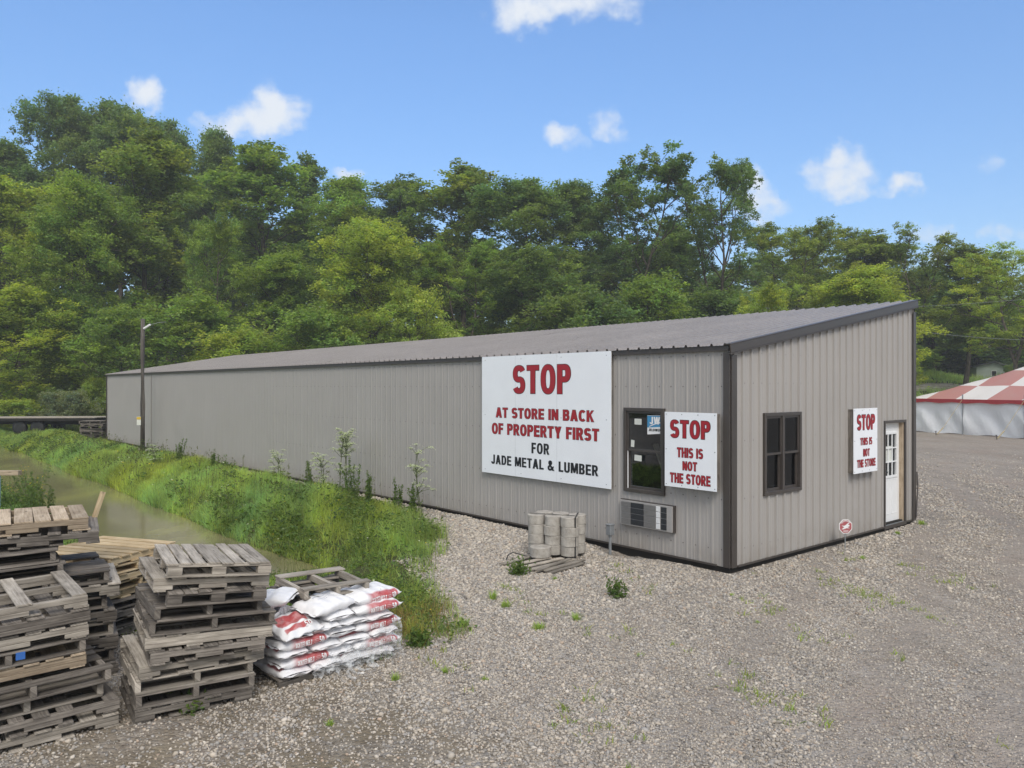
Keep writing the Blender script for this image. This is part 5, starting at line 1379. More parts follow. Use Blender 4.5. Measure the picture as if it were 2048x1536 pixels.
def grow_tree(seed, h=18.0, R=4.5, base=.35, limbs=16, sub=4, clump=1.0, leaves=24000, lsize=.15, flat=.6, up=.5, fork=0, lean=0.0, top=1.0, trunk=.24, spread=(25, 65), gaps=0.0, fill=.16):
    g = np.random.default_rng(seed); segs, clumps = [], []
    stems = []
    if fork:
        zf = h * .28; t0 = bent((0, 0, 0), (lean, 0, 1), zf, g, 5, .05); segs.append((t0, np.linspace(trunk, trunk * .8, 6)))
        for i in range(fork):
            az = 2 * math.pi * i / fork + g.uniform(-.4, .4); d = np.array([math.cos(az) * .28 + lean, math.sin(az) * .28, 1])
            p = bent(t0[-1], d, (h - zf) * g.uniform(.82, .98), g, 8, .07, .02); segs.append((p, np.linspace(trunk * .7, .03, 9))); stems.append(p)
    else:
        p = bent((0, 0, 0), (lean, 0, 1), h * .95, g, 10, .045, .03); segs.append((p, np.linspace(trunk, .03, 11))); stems.append(p)
    az = g.uniform(0, 6.28)
    for i in range(limbs):
        st = np.array(stems[i % len(stems)]); f = base + (1 - base) * (i + g.uniform(0, 1)) / limbs; f = min(f, .985)
        zr = (f - base) / (1 - base)
        if fork: f2 = max(.08, min(.98, (f * h - st[0][2]) / (st[-1][2] - st[0][2] + 1e-6)))
        else: f2 = f
        q = f2 * (len(st) - 1); a = min(int(q), len(st) - 2); p0 = st[a] + (st[a + 1] - st[a]) * (q - a)
        az += 2.4 + g.uniform(-.5, .5); prof = (math.sin(math.pi * min(1, (zr * .86 + .14))) ** .7) * (top if zr > .6 else 1)
        el = math.radians(g.uniform(*spread)) * (1 - .2 * (1 - zr)) + .35 * zr
        L = max(1.0, R * prof * g.uniform(.75, 1.2))
        d = (math.cos(az) * math.cos(el), math.sin(az) * math.cos(el), math.sin(el))
        b = bent(p0, d, L, g, 5, .16, .02); r0 = trunk * .42 * (1 - .6 * f); segs.append((b, np.linspace(r0, .018, 6)))
        clumps.append((b[-1], clump * g.uniform(.8, 1.25)))
        clumps.append((np.array(b[3]) + g.normal(0, .3, 3), clump * g.uniform(.6, .95)))
        for s_i in range(sub):
            k_ = g.integers(1, 5); dd = np.array(d) + g.normal(0, .75, 3); dd[2] += .15
            c = bent(b[k_], dd, L * g.uniform(.3, .55), g, 3, .2); segs.append((c, np.linspace(r0 * .5, .012, 4)))
            clumps.append((c[-1], clump * g.uniform(.55, 1.05)))
    for st in stems: clumps.append((np.array(st[-1]), clump * .9)); clumps.append((np.array(st[-2]), clump * .9))
    clumps = [c for c in clumps if g.random() > gaps]
    w = np.array([c[1] ** 2 for c in clumps]); cnt = np.maximum(20, (leaves * w / w.sum())).astype(int)
    Ps, T, Hh = [], [], []
    for (c, r), n in zip(clumps, cnt):
        # a clump is itself a handful of sprays, so that its outline breaks up
        ns = 10; off = g.normal(size=(ns, 3)); off /= np.linalg.norm(off, axis=1, keepdims=True); off *= r * g.uniform(.4, 1.3, (ns, 1)); off[:, 2] *= flat
        which = g.integers(0, ns, n); q = off[which] + g.normal(0, r * .20, (n, 3)) * np.array([1, 1, flat])
        Ps.append(np.array(c) + q)
        ct = g.uniform(.72, 1.28); T.append(ct * (g.uniform(.8, 1.2, ns))[which] * g.uniform(.75, 1.25, n)); Hh.append(np.clip(g.uniform(.2, .8) + g.normal(0, .12, n), 0, 1))
    nf = int(leaves * fill); C_ = np.array([c[0] for c in clumps]); a_, b_ = g.integers(0, len(C_), nf), g.integers(0, len(C_), nf)
    near = np.linalg.norm(C_[a_] - C_[b_], axis=1) < R * .8; a_, b_ = a_[near], b_[near]; u_ = g.random((len(a_), 1))
    Ps.append(C_[a_] * (1 - u_) + C_[b_] * u_ + g.normal(0, clump * .45, (len(a_), 3))); T.append(g.uniform(.7, 1.25, len(a_))); Hh.append(np.clip(g.normal(.5, .2, len(a_)), 0, 1))
    P_ = np.concatenate(Ps); T = np.concatenate(T); Hh = np.concatenate(Hh)
    V, Fq = leaf_cards(P_, g.uniform(.7, 1.3, len(P_)) * lsize, g, up)
    tv, tf = tubes_mesh(segs)
    return (V, Fq, T, Hh), (tv, tf), float(P_[:, 2].max()), float(np.percentile(np.hypot(P_[:, 0], P_[:, 1]), 93))
def tree_meshes(name, **kw):
    (V, Fq, T, Hh), (tv, tf), top, rad = grow_tree(**kw)
    hi = V[V[:, 2] > np.percentile(V[:, 2], 88)][:, :2].mean(0)          # bring the crown's top over the foot of the trunk
    for A in (V, tv): A[:, :2] -= hi * np.clip(A[:, 2:3] / top, 0, 1.2) ** 1.2
    cm_ = np_mesh(name + "_crown", V, Fq, {"tint": T, "hue": Hh}); cm_.materials.append(None)
    tm = np_mesh(name + "_trunk", tv, tf); tm.polygons.foreach_set("use_smooth", [True] * len(tm.polygons)); tm.materials.append(M['bark'])
    return cm_, tm, top, rad
PROTO = {
    'oak1': tree_meshes('oak', seed=1, h=19, R=4.8, base=.30, limbs=20, sub=5, clump=1.15, leaves=56000, lsize=.115, flat=.7),
    'oak2': tree_meshes('oak', seed=2, h=19, R=4.4, base=.34, limbs=20, sub=5, clump=1.1, leaves=54000, lsize=.115, flat=.65, gaps=.08),
    'oak3': tree_meshes('oak', seed=13, h=19, R=4.2, base=.22, limbs=22, sub=5, clump=1.2, leaves=58000, lsize=.115, flat=.7, top=.8),
    'airy1': tree_meshes('airy', seed=3, h=19, R=4.2, base=.38, limbs=30, sub=5, clump=.74, leaves=30000, lsize=.115, flat=.8, fork=3, fill=.1, trunk=.24, gaps=.25, spread=(25, 75)),
    'airy2': tree_meshes('airy', seed=4, h=19, R=4.0, base=.36, limbs=28, sub=5, clump=.74, leaves=30000, lsize=.115, flat=.8, fork=2, fill=.1, lean=.10, trunk=.22, gaps=.25, spread=(20, 70)),
    'airy3': tree_meshes('airy', seed=24, h=19, R=3.8, base=.32, limbs=28, sub=5, clump=.85, leaves=34000, lsize=.115, flat=.75, trunk=.2, gaps=.15, spread=(20, 70)),
    'loc1': tree_meshes('locust', seed=5, h=16, R=5.0, base=.16, limbs=24, sub=5, clump=1.1, leaves=54000, lsize=.115, flat=.62, up=.8, spread=(8, 40)),
    'loc2': tree_meshes('locust', seed=6, h=16, R=4.6, base=.12, limbs=24, sub=5, clump=1.2, leaves=56000, lsize=.115, flat=.68, up=.8, spread=(10, 45)),
    'loc3': tree_meshes('locust', seed=16, h=16, R=5.2, base=.30, limbs=20, sub=5, clump=1.0, leaves=36000, lsize=.115, flat=.6, up=.8, spread=(10, 40), gaps=.15, fork=2),
    'slim': tree_meshes('slim', seed=7, h=19, R=2.1, base=.35, limbs=18, sub=4, clump=.75, leaves=11000, flat=.8),
    'low1': tree_meshes('low', seed=8, h=8, R=4.0, base=.08, limbs=20, sub=5, clump=.95, leaves=20000, lsize=.115, flat=.62, up=.9, spread=(5, 40), trunk=.12),
    'low2': tree_meshes('low', seed=9, h=8, R=3.6, base=.05, limbs=20, sub=5, clump=1.0, leaves=20000, lsize=.115, flat=.65, up=.8, spread=(5, 50), trunk=.12),
    'bush': tree_meshes('bush', seed=10, h=3.4, R=2.0, base=.03, limbs=22, sub=5, clump=.5, leaves=16000, lsize=.075, flat=.85, up=.3, spread=(15, 70), trunk=.07),
}
WIDE = {'tree': 1.28}
def plant_tree(name, label, proto, leafm, px, top_py, halfw, Y, cat="tree", group=None, rot=None, sink=.2):
    cm_, tm, top, rad = PROTO[proto]
    X = (px - CX) / F * Y; zt_ = H + (HY - top_py) / F * Y; zb_ = float(gz(X, Y)) - sink
    sz = (zt_ - zb_) / top; sx = (halfw * WIDE.get(cat, 1.0) / F * Y) / rad
    o = empty(name, (X, Y, zb_), random.uniform(0, 6.28) if rot is None else rot, label, cat, group)
    o.scale = (sx, sx, sz)
    for nm, me in (("trunk", tm), ("crown", cm_)):
        c = bpy.data.objects.new(nm, me); COL.objects.link(c); c.parent = o
        if nm == "crown": c.material_slots[0].link = 'OBJECT'; c.material_slots[0].material = M[leafm]
    return o
GB, GF, GR = "tall trees on the skyline behind the building", "lower leafy trees along the wood's edge", "trees at the end of the lot"
TREES = [
 # skyline row, from the left edge of the picture
 ("shade_tree", "dark broad tree at the left edge of the skyline", 'oak2', 'leaf_dark', 10, 275, 85, 72, GB),
 ("shade_tree", "highest dark tree on the left skyline", 'oak1', 'leaf_dark', 135, 182, 74, 76, GB),
 ("shade_tree", "dark tall tree joining the highest tree's right side", 'oak2', 'leaf_dark', 240, 196, 78, 78, GB),
 ("shade_tree", "dark tree behind the pale forked trunk", 'oak1', 'leaf_dark', 335, 232, 62, 80, GB),
 ("shade_tree", "yellow green tree on pale forked trunk above the short pole", 'airy3', 'leaf_olive', 300, 244, 92, 60, GB),
 ("shade_tree", "dark rounded tree under the larger left cloud", 'oak3', 'leaf_dark', 430, 250, 68, 78, GB),
 ("shade_tree", "olive tree with sky gaps between the rounded and slim trees", 'airy3', 'leaf_mid', 522, 275, 92, 72, GB),
 ("shade_tree", "slim dark tree standing alone as a spire", 'slim', 'leaf_dark', 620, 303, 40, 76, GB),
 ("shade_tree", "broad mid green tree right of the slim spire", 'oak3', 'leaf_mid', 698, 345, 92, 70, GB),
 ("shade_tree", "dark narrow tree behind the bright conical tree", 'airy3', 'leaf_dark', 806, 343, 66, 74, GB),
 ("shade_tree", "loose topped olive tree left of the dense dark tree", 'airy3', 'leaf_olive', 930, 320, 88, 70, GB),
 ("shade_tree", "densest dark tree in the middle of the skyline", 'oak1', 'leaf_dark', 1050, 352, 95, 66, GB),
 ("shade_tree", "dark leafy tree just right of the middle one", 'oak2', 'leaf_dark', 1145, 358, 78, 70, GB),
 ("shade_tree", "open tall tree with leaning trunk over the roof", 'airy2', 'leaf_dark', 1265, 313, 115, 64, GB),
 ("shade_tree", "open tall tree on forked trunks under the clear sky", 'airy1', 'leaf_dark', 1425, 311, 95, 62, GB),
 ("shade_tree", "dark low filler tree between the two open tall trees", 'oak3', 'leaf_dark', 1340, 440, 80, 72, GB),
 ("shade_tree", "loose olive tree where the skyline drops", 'loc3', 'leaf_olive', 1575, 438, 85, 66, GB),
 ("shade_tree", "yellowish loose tree left of the rounded bright crown", 'loc3', 'leaf_olive', 1660, 455, 75, 72, GB),
 ("shade_tree", "sparse tree above the rounded bright crown", 'airy3', 'leaf_olive', 1742, 458, 68, 68, GB),
 ("shade_tree", "sparse tree with white cloud showing through it", 'airy1', 'leaf_olive', 1835, 450, 72, 66, GB),
 ("shade_tree", "thin topped tree second from the right edge", 'airy3', 'leaf_olive', 1930, 482, 62, 66, GB),
 ("shade_tree", "tree on dark trunk at the right edge above the tent", 'loc3', 'leaf_bright', 2035, 485, 95, 58, GB),
 # wood's edge
 ("leafy_tree", "brightest yellow green tree at the left edge", 'loc1', 'leaf_bright', 5, 340, 105, 56, GF),
 ("leafy_tree", "large mid green layered tree left of the pole", 'loc2', 'leaf_mid', 155, 328, 96, 54, GF),
 ("leafy_tree", "bright bushy tree low at the left edge", 'loc2', 'leaf_bright', 40, 560, 100, 50, GF),
 ("leafy_tree", "layered green tree right behind the short pole", 'low1', 'leaf_mid', 245, 600, 80, 50, GF),
 ("leafy_tree", "mid green tree between the pale trunk and the roof", 'loc3', 'leaf_mid', 428, 425, 58, 56, GF),
 ("leafy_tree", "low layered tree over the far roof end", 'low1', 'leaf_mid', 400, 580, 95, 52, GF),
 ("leafy_tree", "bright spreading low tree just over the roof's far end", 'low2', 'leaf_bright', 490, 640, 75, 50, GF),
 ("leafy_tree", "leafy green tree left of the bright conical tree", 'loc2', 'leaf_mid', 570, 490, 85, 56, GF),
 ("leafy_tree", "bright conical tree at the wood's edge above the roof", 'loc2', 'leaf_bright', 738, 420, 98, 54, GF),
 ("leafy_tree", "small bright tree at the conical tree's right foot", 'low1', 'leaf_bright', 830, 560, 62, 52, GF),
 ("leafy_tree", "small green tree at the conical tree's left foot", 'low2', 'leaf_mid', 640, 590, 75, 50, GF),
 ("leafy_tree", "dark low tree under the loose topped olive tree", 'loc3', 'leaf_mid', 930, 480, 85, 58, GF),
 ("leafy_tree", "shaded green tree beneath the densest dark tree", 'loc2', 'leaf_dark', 1060, 480, 95, 56, GF),
 ("leafy_tree", "low shaded tree over the middle of the roof", 'low2', 'leaf_dark', 1170, 560, 90, 54, GF),
 ("leafy_tree", "green tree under the leaning open tree", 'low1', 'leaf_mid', 1300, 540, 85, 56, GF),
 ("leafy_tree", "shaded low tree beneath the forked open tree", 'low2', 'leaf_dark', 1430, 560, 85, 58, GF),
 ("leafy_tree", "pale green loose sapling over the roof near its high end", 'loc3', 'leaf_bright', 1545, 560, 55, 48, GR),
 ("leafy_tree", "rounded bright tree directly above the roof's high corner", 'loc2', 'leaf_bright', 1735, 520, 98, 52, GR),
 ("leafy_tree", "dark tree right of the building's high corner", 'oak3', 'leaf_dark', 1850, 530, 66, 86, GR),
 ("leafy_tree", "bright loose tree over the pale house", 'loc3', 'leaf_bright', 1985, 555, 62, 96, GR),
 ("leafy_tree", "dark low tree left of the thin pole", 'low2', 'leaf_dark', 1885, 615, 52, 84, GR),
 ("leafy_tree", "shaded tree behind the pale house", 'oak2', 'leaf_dark', 1990, 600, 70, 112, GR),
 ("leafy_tree", "mid green low tree between the thin pole and the pale house", 'low1', 'leaf_mid', 1925, 650, 30, 90, GR),
 ("leafy_tree", "low shaded tree at the right edge over the tent", 'low2', 'leaf_dark', 2035, 620, 50, 84, GR),
 # bushes
 ("bush", "grey green rounded bush, smaller of two beyond the trailer", 'bush', 'leaf_grey', 105, 778, 36, 47.5, "bushes beyond the trailer"),
 ("bush", "grey green rounded bush, larger of two beyond the trailer", 'bush', 'leaf_grey', 148, 776, 38, 46.5, "bushes beyond the trailer"),
 ("bush", "bright green bush behind the trailer at the left edge", 'bush', 'leaf_bright', 30, 795, 62, 47, "bushes beyond the trailer"),
 ("bush", "yellow green bush tucked beside the far building corner", 'low2', 'leaf_bright', 192, 745, 34, 49, "bushes beyond the trailer"),
 ("bush", "overgrown dark bush on the bank beside the building corner", 'low1', 'leaf_mid', 1838, 690, 34, 74, "bushes on the bank"),
 ("bush", "low green bush beside the pale house", 'bush', 'leaf_mid', 2016, 728, 14, 77, "bushes on the bank"),
]
for (nm, lab, pr_, lm, px, tp, hw, Y, gr) in TREES:
    plant_tree(nm, lab, pr_, lm, px, tp, hw, Y, "bush" if nm == "bush" else "tree", gr)
# the wood behind them reads as one mass
g = np.random.default_rng(77); VV, FF, TT_, HH_, n0 = [], [], [], [], 0; TV, TF, m0 = [], [], 0
for i in range(72):
    px = -900 + 3800 * (i + g.uniform(.1, .9)) / 72; Y = g.uniform(80, 104) if -60 < px < 2110 else g.uniform(62, 92)
    tp = np.interp(px, [-300, 0, 150, 350, 600, 900, 1200, 1500, 1800, 2050], [260, 360, 330, 370, 440, 470, 480, 500, 545, 590]) + g.uniform(-15, 60)
    (V, Fq, T, Hh), (tv, tf), top, rad = grow_tree(seed=300 + i % 6, h=17, R=4.6, base=.12, limbs=18, sub=4, clump=1.35, leaves=6500, lsize=.27, flat=.7)
    X = (px - CX) / F * Y; zb_ = float(gz(X, Y)) - .3; sz = (H + (HY - tp) / F * Y - zb_) / top; a = g.uniform(0, 6.28)
    R2 = np.array([[math.cos(a), -math.sin(a)], [math.sin(a), math.cos(a)]]); s_ = g.uniform(1.0, 1.35)
    def put_(A): B = A.copy(); B[:, :2] = A[:, :2] @ R2.T * s_ + [X, Y]; B[:, 2] = A[:, 2] * sz + zb_; return B
    VV.append(put_(V)); FF.append(Fq + n0); n0 += len(V); TT_.append(T); HH_.append(Hh); TV.append(put_(tv)); TF.append(tf + m0); m0 += len(tv)
wd = link("woodland", np_mesh("woodland", np.concatenate(VV), np.concatenate(FF), {"tint": np.concatenate(TT_), "hue": np.concatenate(HH_)}), M['leaf_dark'])
tag(wd, "dark mass of woodland behind the separate trees", "woodland", None, "stuff")
wt_ = link("trunks", np_mesh("woodland_trunks", np.concatenate(TV), np.concatenate(TF)), M['bark'], wd); wt_["kind"] = "stuff"
# undergrowth skirting the wood
n = 80000; Y = g.uniform(47.5, 60, n); X = Y * g.uniform(-1.15, .80, n); zz = gz(X, Y); dens_ = np.clip(wob(X, Y, 1.6, 2) * .5 + .6, 0.05, 1.4)
ok = (g.random(n) < dens_) & ~((X > 16) & (X < 60)); X, Y, zz, dn = X[ok], Y[ok], zz[ok], dens_[ok]
P_ = np.stack([X, Y, zz + g.random(len(X)) ** 1.3 * dn * 1.8 + .05], -1)
V, Fq = leaf_cards(P_, g.uniform(.09, .18, len(P_)), g, .7)
ug = link("undergrowth", np_mesh("undergrowth", V, Fq, {"tint": g.uniform(.7, 1.3, len(P_)), "hue": np.clip(.5 + .4 * wob(X, Y, 2.0), 0, 1)}), M['leaf_mid']); tag(ug, "tangled green undergrowth along the foot of the wood", "undergrowth", None, "stuff")

# ------------------------------------------------------------------ grass
def blades(X, Y, Hb, Wb, g, lean=.45):
    n = len(X); z = gz(X, Y); az = g.uniform(0, 6.28, n); dx, dy = np.cos(az), np.sin(az); fa = g.uniform(0, 6.28, n)
    sx, sy = np.cos(fa) * Wb, np.sin(fa) * Wb; ln = g.gamma(2.0, .5, n) * lean * Hb
    V = np.empty((n, 6, 3))
    for i, (f, wf) in enumerate(((0, 1), (.55, .8), (1, .12))):
        cx_, cy_ = X + dx * ln * f ** 2, Y + dy * ln * f ** 2; cz_ = z - .02 + Hb * (f - .18 * f ** 3 * (ln / Hb))
        V[:, 2 * i] = np.stack([cx_ - sx * wf, cy_ - sy * wf, cz_], -1); V[:, 2 * i + 1] = np.stack([cx_ + sx * wf, cy_ + sy * wf, cz_], -1)
    b = np.arange(n)[:, None] * 6
    Fq = np.concatenate([b + [0, 1, 3, 2], b + [2, 3, 5, 4]], 1).reshape(-1, 4)
    return V.reshape(-1, 3), Fq
n = 900000; s_ = -g.uniform(.35, 9.5, n); t_ = 48 * g.random(n) ** 1.5 + .2
X, Y = C0[0] + VV_[0] * s_ + UV_[0] * t_, C0[1] + VV_[1] * s_ + UV_[1] * t_
zz = gz(X, Y); dist = np.hypot(X, Y); gwt = grass_w(X, Y)
tuft = wob(X, Y, .35, 1) * .5 + wob(X, Y, .12, 4) * .35
near_bank = (-s_ > 6.0)
bare = np.clip(.35 + .9 * (wob(X, Y, .45, 9) + .55 * wob(X, Y, .13, 2) + .45), .05, 1); bare = np.where(t_ < 7.0, bare, 1.0)
ok = (g.random(n) < gwt * bare * np.clip(.66 + .5 * tuft, .12, 1.0) * np.where(near_bank, .5, 1)) & (zz > WATER - .02) & (X / Y > -1.0) & (X / Y < .72)
X, Y, zz, dist, tuft, s_, t_ = [a[ok] for a in (X, Y, zz, dist, tuft, s_, t_)]
d_ = -s_
Hb = np.clip(.25 + .13 * wob(X, Y, .9, 3) + .17 * tuft, .07, .62) * g.uniform(.6, 1.35, len(X)) * np.where(t_ < 4.5, .62, 1) * np.interp(d_, [.4, 1.2, 3.6, 4.4], [.7, 1.0, .95, .65])
Wb = np.clip(.0028 * (dist / 9), .0026, .013) * g.uniform(.7, 1.4, len(X))
V, Fq = blades(X, Y, Hb, Wb, g)
hue = np.clip(.52 + .38 * wob(X, Y, .8, 5) + .15 * wob(X, Y, .2, 2) + g.normal(0, .2, len(X)), 0, 1); tn = np.clip(1.0 + .24 * wob(X, Y, .4, 7) + .15 * wob(X, Y, .15, 1) + g.normal(0, .22, len(X)), .4, 1.7)
print("blades", len(X))
gr = link("grass", np_mesh("grass", V, Fq, {"tint": np.repeat(tn, 6), "hue": np.repeat(hue, 6)}), M['grass']); tag(gr, "lush green grass covering the ditch bank beside the building", "grass", None, "stuff")
# broad-leaved low weeds among it
n = 150000; i_ = g.integers(0, len(X), n); pk = wob(X[i_], Y[i_], .45, 8) + g.normal(0, .25, n) > .42; i_ = i_[pk]
P_ = np.stack([X[i_] + g.normal(0, .05, len(i_)), Y[i_] + g.normal(0, .05, len(i_)), zz[i_] + Hb[i_] * g.uniform(.3, 1.05, len(i_))], -1)
V, Fq = leaf_cards(P_, g.uniform(.018, .045, len(i_)) * np.clip(dist[i_] / 11, .8, 2), g, .8)
gcv = link("ground_cover", np_mesh("ground_cover", V, Fq, {"tint": g.uniform(.45, 1.15, len(i_)), "hue": g.uniform(.1, .7, len(i_))}), M['weed']); tag(gcv, "low broad leaved weeds mixed in the grass", "weeds", None, "stuff")
# seed stalks standing above the grass
n = 2600; i_ = g.integers(0, len(X), n); i_ = i_[(wob(X[i_], Y[i_], .7, 1) > -.2) & (t_[i_] < 33)]
xs_, ys_, hs_ = X[i_], Y[i_], g.uniform(.35, .75, len(i_)); V, Fq = blades(xs_, ys_, hs_, np.clip(.0022 * dist[i_] / 9, .002, .006), g, .25)
tip = (V.reshape(-1, 6, 3)[:, 4] + V.reshape(-1, 6, 3)[:, 5]) / 2
m_ = 6; P2 = np.repeat(tip, m_, 0) + g.normal(0, .014, (len(tip) * m_, 3)) - np.array([0, 0, 1]) * g.uniform(0, .09, (len(tip) * m_, 1)); V2, F2 = leaf_cards(P2, g.uniform(.008, .017, len(P2)) * np.repeat(np.clip(dist[i_] / 12, .8, 2), m_), g, .2, .5)
sk = np_mesh("seed_stalks", np.concatenate([V, V2]), np.concatenate([Fq, F2 + len(V)]), {"tint": np.concatenate([np.full(len(V), .8), g.uniform(.6, 1.1, len(V2))]), "hue": np.full(len(V) + len(V2), .75)})
tag(link("seed_stalks", sk, M['weedstem']), "thin seed stalks standing above the bank's grass", "grass", None, "stuff")
# tiny flowers scattered on the bank
for nm, mt, cnt, lab in (("yellow_flowers", 'yellowflower', 420, "tiny yellow flowers dotted through the grass"), ("white_flowers", 'umbel', 380, "tiny white flowers dotted through the grass")):
    i_ = g.integers(0, len(X), cnt); sz_ = g.uniform(.010, .02, cnt) * np.clip(dist[i_] / 12, 1, 2.2)
    P_ = np.stack([X[i_], Y[i_], zz[i_] + Hb[i_] * 1.02 + .03], -1); V, Fq = leaf_cards(P_, sz_, g, 2.5, .9, 0)
    tag(link(nm, np_mesh(nm, V, Fq, {"tint": g.uniform(.8, 1.1, cnt), "hue": np.full(cnt, .5)}), M[mt]), lab, "flowers", None, "stuff")
# dry ochre grass on the ditch shoulder by the bags
n = 9000; s2 = -g.normal(5.0, .55, n); t2 = g.normal(1.0, .55, n); x2, y2 = C0[0] + VV_[0] * s2 + UV_[0] * t2, C0[1] + VV_[1] * s2 + UV_[1] * t2
ok = g.random(n) < grass_w(x2, y2) * (.3 + .5 * (wob(x2, y2, .3, 2) > -.1)); x2, y2 = x2[ok], y2[ok]
V, Fq = blades(x2, y2, g.uniform(.06, .26, len(x2)), g.uniform(.0018, .003, len(x2)), g, .6)
tag(link("dry_grass", np_mesh("dry_grass", V, Fq, {"tint": np.repeat(g.uniform(.6, 1.2, len(x2)), 6), "hue": np.repeat(g.uniform(.2, .8, len(x2)), 6)}), M['drygrass']), "dry yellowed grass on the shoulder beside the white bags", "grass", None, "stuff")
# small sprouts dotted over the open gravel
n = 2600; s2, t2 = -g.uniform(-3.5, 5.5, n), g.uniform(-4.5, 3.5, n); x2, y2 = C0[0] + VV_[0] * s2 + UV_[0] * t2, C0[1] + VV_[1] * s2 + UV_[1] * t2
ok = (g.random(n) < np.clip(wob(x2, y2, .55, 3) + .35 * wob(x2, y2, .15, 7) - .25, 0, 1)) & ~((s2 > -.2) & (t2 > -.2)) & (grass_w(x2, y2) < .6); x2, y2 = x2[ok], y2[ok]
r_ = g.integers(5, 16, len(x2)); x3, y3 = np.repeat(x2, r_), np.repeat(y2, r_); x3 = x3 + g.normal(0, .03, len(x3)); y3 = y3 + g.normal(0, .03, len(y3))
V, Fq = blades(x3, y3, g.uniform(.03, .11, len(x3)), g.uniform(.003, .007, len(x3)), g, .8)
tag(link("sprouts", np_mesh("sprouts", V, Fq, {"tint": np.repeat(g.uniform(.5, 1.1, len(x3)), 6), "hue": np.repeat(g.uniform(.3, 1, len(x3)), 6)}), M['grass']), "tiny green sprouts dotted over the open gravel", "sprouts", None, "stuff")
# rough grass on the far bank and past the building
n = 200000; Y2 = g.uniform(44, 84, n); X2 = Y2 * g.uniform(-.74, .74, n); ok = ((X2 > 17) | (X2 < -17)) & (grass_w(X2, Y2) > .5) & (g.random(n) < .75 + .35 * wob(X2, Y2, 1.2)) & (np.abs(Y2 - np.interp(X2, [16, 24, 34, 44, 56, 80], [66.5, 66, 65.2, 64, 62.5, 60])) > 2.1 + .5 * wob(X2, Y2, .5)); X2, Y2 = X2[ok], Y2[ok]
V, Fq = blades(X2, Y2, np.clip(.42 + .3 * wob(X2, Y2, 1.3, 2), .12, 1.0) * g.uniform(.6, 1.3, len(X2)), g.uniform(.015, .03, len(X2)), g, .5)
tag(link("bank_grass", np_mesh("bank_grass", V, Fq, {"tint": np.repeat(np.clip(.95 + .25 * wob(X2, Y2, .8, 3) + g.normal(0, .12, len(X2)), .4, 1.5), 6), "hue": np.repeat(np.clip(.5 + .4 * wob(X2, Y2, 1.7, 6), 0, 1), 6)}), M['grass']), "rough grass on the bank beyond the lot", "grass", None, "stuff")

